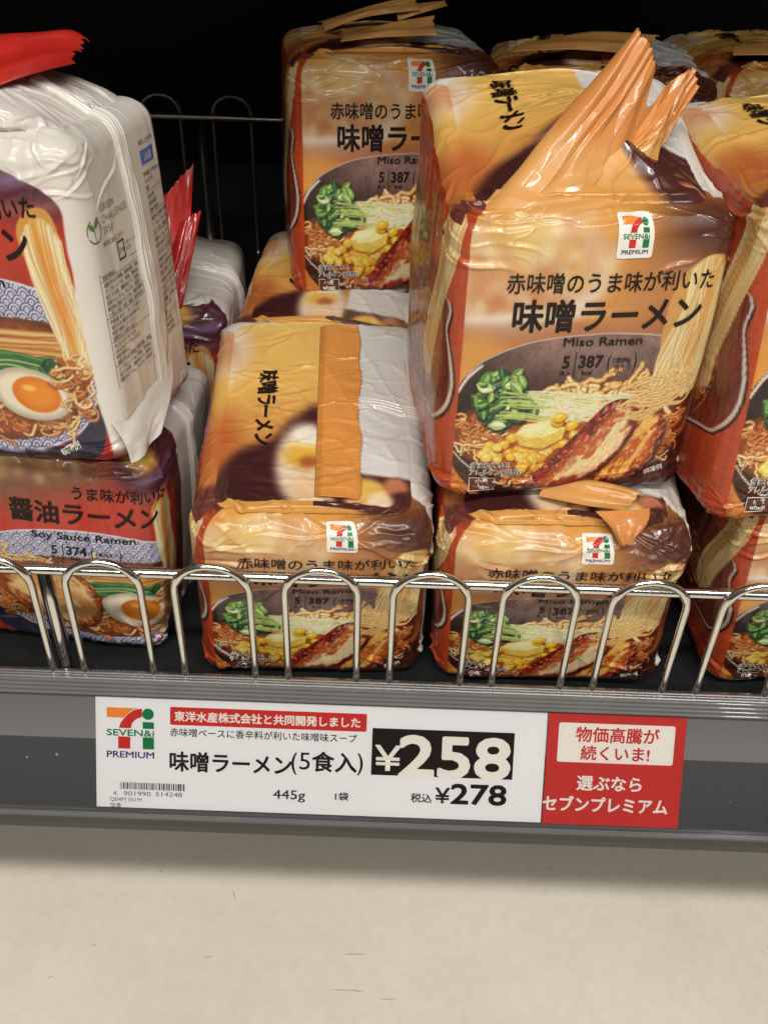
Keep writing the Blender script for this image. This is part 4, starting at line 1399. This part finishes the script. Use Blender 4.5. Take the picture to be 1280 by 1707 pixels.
SCUFFS = [(-0.0247, 0.3353, -0.0087, 0.3350), (-0.0096, 0.3354, -0.0020, 0.3344), (0.0099, 0.3298, 0.0208, 0.3302), (-0.0177, 0.3610, -0.0004, 0.3617), (-0.1170, 0.3546, -0.1103, 0.3562), (-0.1980, 0.3613, -0.1944, 0.3606), (-0.1616, 0.4213, -0.1586, 0.4199), (0.1383, 0.4375, 0.1403, 0.4335), (0.2869, 0.3752, 0.2891, 0.3735), (-0.1031, 0.4072, -0.1008, 0.4000), (-0.2233, 0.3355, -0.2199, 0.3382), (0.2400, 0.4071, 0.2414, 0.4052),]
M_dirt = plain('dirt', (166, 155, 136), .9)
VV = []; FF = []
for xa, ya, xb, yb in SCUFFS:
    dx, dy = xb - xa, yb - ya; L_ = math.hypot(dx, dy); nx_, ny_ = -dy / L_ * .0003, dx / L_ * .0003
    k0 = len(VV)
    for f_, wd in ((0, .2), (.3, 1), (.7, .8), (1, .2)):
        jx = .0004 * math.sin(f_ * 9 + xa * 300)
        VV += [(xa + dx * f_ + nx_ * wd + jx, ya + dy * f_ + ny_ * wd, -.2797), (xa + dx * f_ - nx_ * wd + jx, ya + dy * f_ - ny_ * wd, -.2797)]
    FF += [(k0, k0 + 1, k0 + 3, k0 + 2), (k0 + 2, k0 + 3, k0 + 5, k0 + 4), (k0 + 4, k0 + 5, k0 + 7, k0 + 6)]
tag(mesh_obj('scuff_marks', VV, FF, M_dirt), 'small dark scuffs and crumbs on the beige floor', 'scuffs', kind='stuff')

# ------------------------------------------------------------------ ticket rail along the shelf edge
T30 = rad(30)
P0 = np.array([0, .348, .01702]); DN = np.array([0, -math.sin(T30), -math.cos(T30)]); NO = np.array([0, -math.cos(T30), math.sin(T30)])


def rail_pt(u, v, h=0.0): return P0 + np.array([1, 0, 0]) * u + DN * v + NO * h


def extrude_profile(prof, x0, x1, closed=True, nx=1):
    P = np.asarray(prof, float); n = len(P); V = []
    for k in range(nx + 1):
        xx = x0 + (x1 - x0) * k / nx
        for y, z in P: V.append((xx, y, z))
    F = []
    for k in range(nx):
        for i in range(n if closed else n - 1):
            a = k * n + i; b = k * n + (i + 1) % n
            F.append((a, b, b + n, a + n))
    if closed:
        F.append(tuple(reversed(range(n)))); F.append(tuple(nx * n + i for i in range(n)))
    return V, F


M_rail = plain('grey_rail_plastic', (76, 76, 77), .3, coat=.6, var=.22, nscale=9, bumps=.1, stretch=(.06, 1.5, 1.5))
nt = M_rail.node_tree
b = nt.nodes['Principled BSDF']
vo = nt.nodes.new('ShaderNodeTexVoronoi'); vo.inputs['Scale'].default_value = 190
tcv = nt.nodes.new('ShaderNodeTexCoord'); nt.links.new(tcv.outputs['Object'], vo.inputs[0])
sxc = nt.nodes.new('ShaderNodeSeparateColor'); nt.links.new(vo.outputs['Color'], sxc.inputs[0])
szn = nt.nodes.new('ShaderNodeMapRange'); szn.inputs[1].default_value = .93; szn.inputs[2].default_value = 1.0; szn.inputs[3].default_value = 0.0; szn.inputs[4].default_value = .16
nt.links.new(sxc.outputs[0], szn.inputs[0])
ltn = nt.nodes.new('ShaderNodeMath'); ltn.operation = 'LESS_THAN'
nt.links.new(vo.outputs['Distance'], ltn.inputs[0]); nt.links.new(szn.outputs[0], ltn.inputs[1])
mx2 = nt.nodes.new('ShaderNodeMix'); mx2.data_type = 'RGBA'; mx2.inputs[7].default_value = (.5, .48, .45, 1)
old = b.inputs['Base Color'].links[0].from_socket
nt.links.new(ltn.outputs[0], mx2.inputs[0]); nt.links.new(old, mx2.inputs[6]); nt.links.new(mx2.outputs[2], b.inputs['Base Color'])
M_rail_dark = plain('dark_rail_foot', (62, 62, 58), .55, var=.1, nscale=25)
m, nt, b = new_mat('clear_plastic')
nt.nodes.remove(b)
out = [x for x in nt.nodes if x.type == 'OUTPUT_MATERIAL'][0]
tr = nt.nodes.new('ShaderNodeBsdfTransparent'); tr.inputs[0].default_value = (.965, .965, .965, 1)
gl = nt.nodes.new('ShaderNodeBsdfGlossy'); gl.inputs['Roughness'].default_value = .16
fr = nt.nodes.new('ShaderNodeFresnel'); fr.inputs[0].default_value = 1.45
mxs = nt.nodes.new('ShaderNodeMixShader')
nt.links.new(fr.outputs[0], mxs.inputs[0]); nt.links.new(tr.outputs[0], mxs.inputs[1]); nt.links.new(gl.outputs[0], mxs.inputs[2])
nt.links.new(mxs.outputs[0], out.inputs[0])
nz = noise_node(nt, 30, 3, .5, stretch=(.4, 1, 1))
bp = nt.nodes.new('ShaderNodeBump'); bp.inputs['Strength'].default_value = .12; bp.inputs['Distance'].default_value = .002
nt.links.new(nz.outputs[0], bp.inputs['Height']); nt.links.new(bp.outputs[0], gl.inputs['Normal'])
M_clear = m
M_lip = plain('cloudy_plastic_lip', (102, 101, 100), .18, coat=1.0, var=.1, nscale=30)

rail = empty('ticket_rail', (0, .348, 0), 'grey plastic ticket rail with clear cover along the shelf edge', 'shelf rail')
rail_off = np.array([0, .348, 0])
def rp(pts): return [(p[1] - .348, p[2]) for p in pts]
back = [rail_pt(0, -.001), rail_pt(0, .068), rail_pt(0, .068, -.004), rail_pt(0, -.001, -.004)]
V, F = extrude_profile(rp(back), -.8, .8)
mesh_obj('backing', V, F, M_rail, rail, False)
cov = [rail_pt(0, -.0005, .0022), rail_pt(0, .0672, .0022), rail_pt(0, .0672, .0017), rail_pt(0, -.0005, .0017)]
V, F = extrude_profile(rp(cov), -.8, .8)
mesh_obj('clear_cover', V, F, M_clear, rail, False)
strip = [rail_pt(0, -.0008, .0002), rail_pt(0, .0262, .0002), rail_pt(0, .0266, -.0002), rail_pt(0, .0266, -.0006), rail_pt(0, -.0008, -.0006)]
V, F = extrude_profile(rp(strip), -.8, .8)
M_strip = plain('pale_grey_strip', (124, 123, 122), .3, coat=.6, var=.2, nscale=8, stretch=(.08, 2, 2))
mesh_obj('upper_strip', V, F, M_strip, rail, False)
# ribbed lip over the top
lip = []
A = rail_pt(0, .0008, .0040); B = rail_pt(0, -.0075, .0022); Cc = np.array([0, .3585, .0205]); Dd = np.array([0, .3615, .0185])
pts = [A]
def ribs(a, b, n, amp, nrm):
    o = []
    for k in range(n * 6):
        f_ = (k + 1) / (n * 6)
        o.append(a + (b - a) * f_ + nrm * amp * (abs(math.sin(f_ * PI * n)) ** .6))
    return o
pts += ribs(A, B, 4, .0008, NO)
pts += ribs(B, Cc, 3, .0008, np.array([0, 0, 1.0]))
pts += [Dd, np.array([0, .3615, -.004]), rail_pt(0, .006, -.0045), rail_pt(0, -.0012, -.0042), rail_pt(0, -.0012, .001), rail_pt(0, .0008, .001)]
V, F = extrude_profile(rp(pts), -.8, .8)
mesh_obj('ribbed_lip', V, F, M_lip, rail, False)
q = rail_pt(0, .0685, .004)
foot = [(q[1] - .348, q[2]), (q[1] - .348 - .0005, q[2] - .0035), (q[1] - .348 + .002, q[2] - .0045), (q[1] - .348 + .0035, q[2] - .0165),
        (q[1] - .348 + .02, q[2] - .0175), (.016, -.031), (.013, -.008), (rail_pt(0, .0685, -.0045)[1] - .348, rail_pt(0, .0685, -.0045)[2])]
V, F = extrude_profile(foot, -.8, .8)
mesh_obj('foot', V, F, M_rail_dark, rail, False)
e0 = rail_pt(0, .0676, .0045); e1 = rail_pt(0, .0688, .0045); e2 = rail_pt(0, .0688, .0006); e3 = rail_pt(0, .0676, .0006)
V, F = extrude_profile(rp([e0, e1, e2, e3]), -.8, .8)
mesh_obj('bottom_clip', V, F, M_lip, rail, False)

# ------------------------------------------------------------------ price card and promotion card in the rail
M_card = plain('white_card', (236, 235, 234), .5, coat=.15, var=.015, nscale=30)
M_redcard = plain('red_card', (196, 44, 38), .5, coat=.15, var=.03, nscale=30)
K_ = .3142 / 1000.0      # one photo pixel on the rail's plane, in metres


def card_obj(name, u0, u1, v0, v1, h, mat, label, cat):
    root = empty(name, rail_pt((u0 + u1) / 2, v1, h), label, cat)
    o0 = rail_pt((u0 + u1) / 2, v1, h)
    V = []
    for hh in (0, .00035):
        for u, v_ in ((u0, v0), (u1, v0), (u1, v1), (u0, v1)):
            V.append(rail_pt(u, v_, h + hh) - o0)
    F = [(0, 1, 2, 3), (7, 6, 5, 4), (0, 4, 5, 1), (1, 5, 6, 2), (2, 6, 7, 3), (3, 7, 4, 0)]
    mesh_obj('card', V, F, mat, root, False)
    def mapper(x, y, off):
        return np.stack([rail_pt(u0 + a * .001, v0 + b_ * .001, h + .00035 + off * .0001) - o0 for a, b_ in zip(x, y)])
    return root, mapper


price, pm = card_obj('price_card', -.1474, .0895, .0026, .0642, .0004, M_card, 'white price card with a black price box and barcode in the ticket rail', 'price card')
kx = 228.9 / 728.0; ky = 61.6 / 183.0


def U(px, py):
    """photo pixel -> millimetres on the price card"""
    return ((px - 160 - .012 * (py - 1160) * 0) * kx, (py - 1160 - .0375 * (px - 160)) * ky)


p = Print()
logo_print(p, *U(178.5, 1177.8), 79 * kx, 0)
p.build('logo', pm, price, base=.4, step=.5)
p = Print()
bx0, by0 = U(284.5, 1177.5); bx1 = U(613, 0)[0]; by1 = U(284.5, 1207)[1]
p.poly(rrect(bx0, by0, bx1, by1, .8), 'r', 0, None)
x, y = U(292, 1199.3); p.text('東洋水産株式会社と共同開発しました', x, y, 18.5 * kx, 'w', .03, None, width=310 * kx, lvl=1)
x, y = U(284.5, 1224.5); p.text('赤味噌ベースに香辛料が利いた味噌味スープ', x, y, 16 * kx, 'k', .012, None, width=313 * kx)
x, y = U(284.5, 1280.5); p.text('味噌ラーメン', x, y, 37.5 * kx, 'k', .026, None, width=204 * kx)
x, y = U(489, 1280.5); p.text('(', x, y, 42 * kx, 'k', .012, None, width=8.5 * kx)
x, y = U(502, 1281); p.text('5', x, y, 44 * kx, 'k', .0, None, width=18 * kx)
x, y = U(524, 1281.5); p.text('食入', x, y, 37.5 * kx, 'k', .026, None, width=74 * kx)
x, y = U(600, 1282); p.text(')', x, y, 42 * kx, 'k', .012, None, width=8.5 * kx)
x, y = U(459, 1330); p.text('445g', x, y, 23 * kx, 'k', .012, None, width=54 * kx)
x, y = U(564, 1332); p.text('1袋', x, y, 15.5 * kx, 'k', .025, None, width=22 * kx)
x, y = U(188, 1324); p.text('4', x, y, 11.5 * kx, 'k', -.004, None)
x, y = U(206, 1324.5); p.text('901990', x, y, 11.5 * kx, 'k', -.004, None, width=46 * kx)
x, y = U(260, 1326); p.text('514248', x, y, 11.5 * kx, 'k', -.004, None, width=45 * kx)
x, y = U(183, 1333.5); p.text('Q04M S01M', x, y, 10 * kx, 'k', -.004, None, width=53 * kx)
x, y = U(183, 1343.5); p.text('加食', x, y, 9.5 * kx, 'k', .0, None, width=19 * kx)
x, y = U(692, 1335); p.text('税込', x, y, 17.5 * kx, 'k', .022, None, width=35 * kx)
x, y = U(733, 1337.5); p.text('¥', x, y, 38 * kx, 'k', .018, None, width=24 * kx)
x, y = U(760, 1338.5); p.text('278', x, y, 50 * kx, 'k', .03, None, width=92 * kx)
p.build('lettering', pm, price, base=.4, step=.5)
p = Print()
x0, y0 = U(200, 1302); rb = random.Random(4); xx = x0
while xx < x0 + 111 * kx - .6:
    w_ = rb.choice((.28, .28, .45, .7)); p.rect(xx, y0, xx + w_, y0 + 3.9, 'k', 0); xx += w_ + rb.choice((.28, .4, .62))
p.build('barcode', pm, price, base=.4)
p = Print()
x0, y0 = U(623, 1213); x1, y1 = U(861, 1301)
p.poly([(x0, y0 - .1), (x1, y0 - .1), (x1, y1 - .6), (x0, y1 - .6)], 'k', 0, None)
x, y = U(629, 1282.5); p.text('¥', x, y, 62 * kx, 'w', .012, None, width=43 * kx, lvl=1)
x, y = U(671, 1293); p.text('258', x, y - .55, 104 * kx, 'w', .03, None, width=183 * kx, lvl=1, height=70 * kx)
p.build('price_box', pm, price, base=.4, step=.5)

promo, rm_ = card_obj('promotion_card', .0902, .1625, .0024, .0645, .0009, M_redcard, 'red card with white panel and white slogan at the right end of the price card', 'promotion card')


def U2(px, py): return ((px - 909) * 72.3 / 231.0, (py - 1187 - .042 * (px - 915)) * 62.1 / 180.0)


p = Print()
a0 = U2(927, 1202); a1 = U2(1122, 1274)
p.poly(rrect(a0[0], a0[1], a1[0], a1[1] - .2, 1.2), 'w', 0, None)
cx = U2(1025, 0)[0]
p.text('物価高騰が', U2(1026, 0)[0], 14.6, 9.0, 'r', .022, None, width=43.5, align='c')
p.text('続くいま!', U2(1024, 0)[0], 24.6, 8.6, 'r', .022, None, width=36, align='c')
p.text('選ぶなら', U2(1018, 0)[0], 41.6, 9.0, 'w', .025, None, width=34, align='c')
p.text('セブンプレミアム', U2(1014, 0)[0], 53.8, 9.2, 'w', .028, None, width=66, align='c')
p.build('lettering', rm_, promo, base=.4, step=.5)

# ------------------------------------------------------------------ wire fences
def loop_path(xc, w, z0, ztop, y, n=20, slant=0.0):
    r = w / 2
    p = [(xc - r, y, z0 + (ztop - r - z0) * k / 24) for k in range(24)]
    p += [(xc - r * math.cos(PI * k / n), y, ztop - r + r * .95 * math.sin(PI * k / n)) for k in range(n + 1)]
    p += [(xc + r, y, ztop - r - (ztop - r - z0) * k / 24) for k in range(1, 25)]
    return p


def wire_fence(name, y, z0, zr, ztop, xs, w, posts, rr, rl, mat, label, yl):
    root = empty(name, (0, y, z0), label, 'wire fence')
    def put(nm, path, r):
        V, F = tube([(a, b_ - y, c - z0) for a, b_, c in path], r)
        mesh_obj(nm, V, F, mat, root)
    put('rail', [(-.8 + 1.6 * k / 8, y, zr) for k in range(9)], rr)
    rg = random.Random(8)
    for xc in xs:
        pth = loop_path(xc + rg.uniform(-.0005, .0005), w * rg.uniform(.98, 1.02), z0, ztop + rg.uniform(-.0006, .0006), yl)
        # the wire swells where it is welded to the rail
        put('loop', pth, [rl * (1 + .28 * math.exp(-((q_[2] - zr) / .0022) ** 2)) for q_ in pth])
    for px_ in posts: put('post', [(px_, y + .0045, z0 + (zr - .004 - z0) * k / 4) for k in range(5)], rr * 1.35)
    return root


fx = [-.1362 + .0536 * k for k in range(-3, 9)]
wire_fence('front_wire_fence', .3615, .004, .0908, .1012, fx, .0365, [-.1672, .4], .0028, .0019, M_chrome,
           'shiny chrome wire fence of loops along the front edge of the shelf', .3578)
bxs = [-.2075 + .0625 * k for k in range(-4, 12)]
wire_fence('back_wire_fence', .90, 0, .127, .1455, bxs, .034, [-.173, .3], .0029, .0018, M_chrome_old,
           'dull wire fence of loops at the dark back of the shelf', .9045)

# ------------------------------------------------------------------ the packs
def curve_through(pts):
    """smooth curve through points, as a function of 0..1"""
    P = np.asarray(spline(pts, False, 12), float)
    L = np.concatenate([[0], np.cumsum(np.linalg.norm(np.diff(P, axis=0), axis=1))]); L /= L[-1]
    return lambda t: np.stack([np.interp(t, L, P[:, i]) for i in range(3)], -1)


def ribbon(bag, name, left, right, sag=(0, 0, 0), color=None, L=.022, nl=60, nw=150, zig=.0007, fold=0.0, mat=None, curl=0.0):
    """a sheet between two curves; its far end is cut in a zigzag. sag bows the middle out"""
    fl, fr = curve_through(left), curve_through(right)
    sg = np.array(sag, float)
    def fn(f, g):
        a = fl(np.clip(g, 0, 1)); b = fr(np.clip(g, 0, 1))
        ext = (g - np.clip(g, 0, 1))[..., None]
        da = fl(np.array(1.0)) - fl(np.array(.93)); db = fr(np.array(1.0)) - fr(np.array(.93))
        P = a * (1 - f[..., None]) + b * f[..., None] + ext / .07 * (da * (1 - f[..., None]) + db * f[..., None])
        P = P + sg * (4 * f * (1 - f))[..., None]
        if curl: P = P + np.array([.35, 1, -.25]) * (curl * np.clip(1 - f / .22, 0, 1) ** 2 * smooth(1.0, .8, g))[..., None]
        if fold: P = P + sg / max(np.linalg.norm(sg), 1e-6) * (fold * np.sin(f * PI * 3) * smooth(.1, .6, g))[..., None]
        return P
    return bag.free_sheet(name, fn, nl=nl, nw=nw, color=color, zig=zig, L=L, mat=mat)


TAN = (226, 164, 92)
A = miso_bag((-.0370, .3785, .002), 2.8, .6, 1.3, .1185, .158, .1155,
             'low miso ramen pack at the front, an orange strip lying flat on its open top', 1, df=.45, wr=1.1, dome=.004, backlift=.019, lean=.008)
A.flat_seal(width=.0225)
A.fin_seal(width=.009)

B = miso_bag((.092, .378, .002), -1.2, .6, -1.5, .121, .130, .1145,
             'lower miso ramen pack directly beneath the pack with the raised orange flap', 2, df=.45, wr=1.2, lean=.008)
B.flat_seal(width=.022, y1=.10)
ribbon(B, 'seal_end', [(-.014, 0.0145, 0.1220), (.004, 0.0055, 0.1250), (.026, 0.0025, 0.1240)], [(-.008, 0.0265, 0.1235), (.012, 0.0185, 0.1300), (.036, 0.0125, 0.1280)],
       (0, -.001, .002), TAN, L=.012, nl=60, nw=90, fold=.0012, mat=M_sheet)
ribbon(B, 'seal_end', [(.012, 0.0025, 0.1235), (.018, -0.0045, 0.1210), (.0235, -0.0100, 0.1135)], [(.038, 0.0045, 0.1250), (.036, -0.0035, 0.1220), (.0300, -0.0100, 0.1145)],
       (0, -.002, .001), (222, 146, 78), L=.010, nl=60, nw=90, fold=.0010, mat=M_sheet)

C_ = miso_bag((.240, .384, .004), 3, 0, -3, .115, .130, .122,
              'lower miso ramen pack at the right edge, only its left part in view', 3, df=.55)
C_.flat_seal()

MISO_TOP_PULLED = paint_miso_top(52)
D_ = miso_bag((.085, .394, .122), 7.1, -2, .2, .122, .122, .1435,
              'big miso ramen pack in front with its crumpled orange flap standing up', 4, df=.38, dome=.006, fin=.036, tent=.020, seam_x=.006, wr=1.0, top=MISO_TOP_PULLED, backlift=.024)


def fan(bag, name, curves, fpos, color, tip, pleat=.0008, nl=230, nw=190, curl=.006, zig=.011):
    """a fan of film: curves from the pack's top outwards, joined smoothly; tip(f) trims the outer end"""
    cs = [curve_through(c) for c in curves]
    def fn(f, g):
        t = tip(f)
        tri = np.abs(((f * 17) % 1) - .5) * 2
        gg = g * (t + zig * 2 * (tri - .5) * g ** 10)
        K = np.stack([c(np.clip(gg, 0, 1)) for c in cs], 0)
        # smooth blending across f
        u = np.interp(f, fpos, np.arange(len(cs)))
        i = np.clip(u.astype(int), 0, len(cs) - 2); w = (u - i)
        w = (w * w * (3 - 2 * w))[..., None] * .45 + w[..., None] * .55
        a_, b_ = np.indices(f.shape)
        P = K[i, a_, b_] * (1 - w) + K[i + 1, a_, b_] * w
        n = np.array([.25, -.9, .35])
        q1 = f * 6.5 + .8 * vnoise(f * 3, g * 1.6, 0, 5)
        q2 = f * 3.1 + g * 1.7 + .7 * vnoise(f * 2.2, g * 2.0, 0, 8)
        pl = pleat * 2.2 * (np.abs((q1 % 1) - .5) * 2 - .5) * smooth(.08, .95, g)
        pl = pl + pleat * 1.5 * (np.abs((q2 % 1) - .5) * 2 - .5) * smooth(.0, .3, g)
        q3 = g * 5.0 - f * 2.4 + .9 * vnoise(f * 3, g * 3, 0, 19)
        pl = pl + pleat * .7 * (np.abs((q3 % 1) - .5) * 2 - .5) * (1 - smooth(.55, .9, g))
        P = P + n * pl[..., None]
        P = P + np.array([.35, 1, -.25]) * (curl * np.clip(1 - f / .12, 0, 1) ** 2)[..., None]
        return P
    return bag.free_sheet(name, fn, nl=nl, nw=nw, color=color, zig=0.0, L=.03, mat=M_sheet, tipc=(222, 146, 78))


fan(D_, 'end_seal',
    [[(-.0575, .003, .1390), (-.040, .013, .150), (-.021, .0258, .1670), (-.002, .035, .186), (.0150, .0423, .2045)],
     [(-.040, .004, .1400), (-.022, .015, .1490), (-.006, .0258, .1625), (.010, .036, .179), (.0225, .0430, .1970)],
     [(-.015, .006, .1415), (.000, .018, .1490), (.0095, .027, .1590), (.0185, .037, .172), (.0265, .0437, .1870)],
     [(.004, .010, .1430), (.011, .021, .1500), (.0175, .031, .1580), (.0245, .040, .168), (.0320, .0470, .1800)],
     [(.014, .014, .1440), (.021, .024, .1520), (.0285, .034, .1620), (.0370, .045, .174), (.0465, .0561, .1855)],
     [(.024, .020, .1440), (.028, .029, .1500), (.0320, .037, .1580), (.0380, .046, .167), (.0440, .0540, .1770)]],
    [0, .22, .45, .55, .8, 1.0], TAN,
    lambda f: 1.0 - .17 * np.exp(-((f - .52) / .045) ** 2) - .04 * smooth(.9, 1, f))
fan(D_, 'end_seal',
    [[(.006, .030, .1490), (.018, .040, .160), (.031, .051, .172), (.040, .058, .1790)],
     [(.016, .034, .1500), (.028, .043, .160), (.040, .053, .173), (.050, .060, .1850)],
     [(.028, .036, .1500), (.036, .044, .158), (.046, .054, .168), (.054, .061, .1760)]],
    [0, .5, 1.0], TAN, lambda f: 1.0 + 0 * f, nl=90, nw=90, curl=0)

E_ = miso_bag((.2130, .380, .126), 8.8, -9, 0, .120, .130, .153,
              'upper miso ramen pack at the right edge, its orange side panel and noodles showing', 5, df=.55, backlift=.016)
E_.flat_seal()

F_ = miso_bag((-.001, .584, .126), 7.3, -7.1, .3, .121, .128, .1415,
              'miso ramen pack standing upright in the second row, behind the low middle pack', 6, df=.5)
ribbon(F_, 'end_seal', [(-.030, .012, 0.1480), (-.008, .010, 0.1505), (.0225, .0065, 0.1520)],
       [(-.024, .030, 0.1485), (-.004, .028, 0.1540), (.0235, .0235, 0.1595)], (0, 0, .0015), TAN, L=.018, mat=M_sheet, nl=60, nw=90, fold=.0012)
ribbon(F_, 'end_seal', [(-.036, .060, 0.1470), (-.010, .070, 0.1535), (.022, .074, 0.1565)],
       [(-.038, .088, 0.1485), (-.010, .086, 0.1565), (.0195, .084, 0.1645)], (0, -.002, .002), TAN, L=.02, mat=M_sheet, nl=60, nw=90, fold=.0008)
ribbon(F_, 'end_seal', [(.010, .072, 0.1515), (.024, .074, 0.1555), (.040, .079, 0.1590)],
       [(.008, .084, 0.1565), (.022, .084, 0.1595), (.039, .083, 0.1615)], (0, -.001, .001), TAN, L=.01, mat=M_sheet, nl=40, nw=60)

G_ = miso_bag((.1145, .566, .128), -5, -5.8, -2.4, .124, .130, .138,
              'shaded miso ramen pack directly behind the big pack with the raised flap', 7, df=.7, wr=2.0, bulge=1.6)
G_.flat_seal(y1=.10)
ribbon(G_, 'seal_end', [(-.050, .020, 0.1475), (-.015, .016, 0.1500), (.022, .010, 0.1485)], [(-.040, .040, 0.1485), (-.005, .036, 0.1555), (.030, .026, 0.1555)], (0, 0, .002), TAN, L=.02, nl=50, nw=70, fold=.0009, mat=M_sheet)
H_ = miso_bag((.2360, .580, .128), 4.8, -5.7, 1.1, .121, .130, .140,
              'shaded miso ramen pack in the second row at the far right', 8, df=.7, wr=2.0, bulge=1.6)
H_.flat_seal(y1=.10)
ribbon(H_, 'seal_end', [(-.050, .020, 0.1455), (-.020, .010, 0.1475), (.006, -.002, 0.1445)], [(-.044, .040, 0.1465), (-.005, .032, 0.1535), (.020, .010, 0.1515)], (0, 0, .002), TAN, L=.02, nl=50, nw=70, fold=.0009, mat=M_sheet)
J_ = miso_bag((-.039, .544, .002), -4.8, 3.8, -.4, .115, .132, .123,
              'lower miso ramen pack of the second row carrying the upright one', 9, df=.9)
J_.flat_seal(y0=.06)
N_ = miso_bag((.090, .560, .001), 0, 0, 0, .115, .130, .122,
              'lower miso ramen pack hidden behind the big front pack', 10, df=1.2)
O_ = miso_bag((.225, .560, .001), 0, 0, 0, .115, .130, .122,
              'lower miso ramen pack hidden at the far right of the second row', 12, df=1.2)

RED = (190, 38, 28)
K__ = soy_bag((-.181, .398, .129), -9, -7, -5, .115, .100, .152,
              'upper soy sauce ramen pack at the left edge, white label side turned to view', 13, df=.45, dome=.018, wr=.95)
ribbon(K__, 'end_seal', [(-.05, .0, .158), (.0009, .0111, .1605), (.0179, .0281, .1674), (.0292, .0397, .1705), (.0390, .0590, .1715)],
       [(-.05, .060, .183), (.0003, .0692, .1825), (.0169, .0768, .1815), (.0298, .0839, .1810), (.0358, .0853, .1770)], (0, -.001, .003), RED, L=.03, nl=110, nw=160, fold=.0020, mat=M_sheet)
ribbon(K__, 'loose_flap', [(.054, .000, .024), (.0590, -.001, .014), (.0610, -.002, .003)], [(.0590, .070, .026), (.0625, .056, .016), (.0650, .030, .008)],
       (.003, -.001, 0), (234, 228, 218), L=.05, nl=90, nw=60, zig=0, fold=.0012, mat=M_white_film)
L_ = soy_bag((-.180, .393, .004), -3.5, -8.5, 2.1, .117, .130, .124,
             'lower soy sauce ramen pack at the left edge behind the wire loops', 14, df=.5, edge=122, side=False, shift=27)
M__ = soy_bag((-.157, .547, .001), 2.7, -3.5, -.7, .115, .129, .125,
              'shaded soy sauce ramen pack at the back with a red flap standing up', 15, df=.9, edge=118, side=False)
ribbon(M__, 'end_seal', [(.006, .010, .128), (.010, .028, .152), (.0150, .0418, .1760)],
       [(.029, .010, .128), (.0345, .030, .158), (.0386, .0492, .1998)], (0, -.002, .001), RED, L=.024, nl=90, nw=120, fold=.0004, mat=M_sheet)
ribbon(M__, 'end_seal', [(.012, .006, .126), (.022, .018, .148), (.0300, .0340, .1690)],
       [(.030, .006, .126), (.0365, .020, .150), (.0420, .0390, .1745)], (0, -.002, .001), RED, L=.014, nl=70, nw=90, fold=.0003, mat=M_sheet)

S.render.film_transparent = False
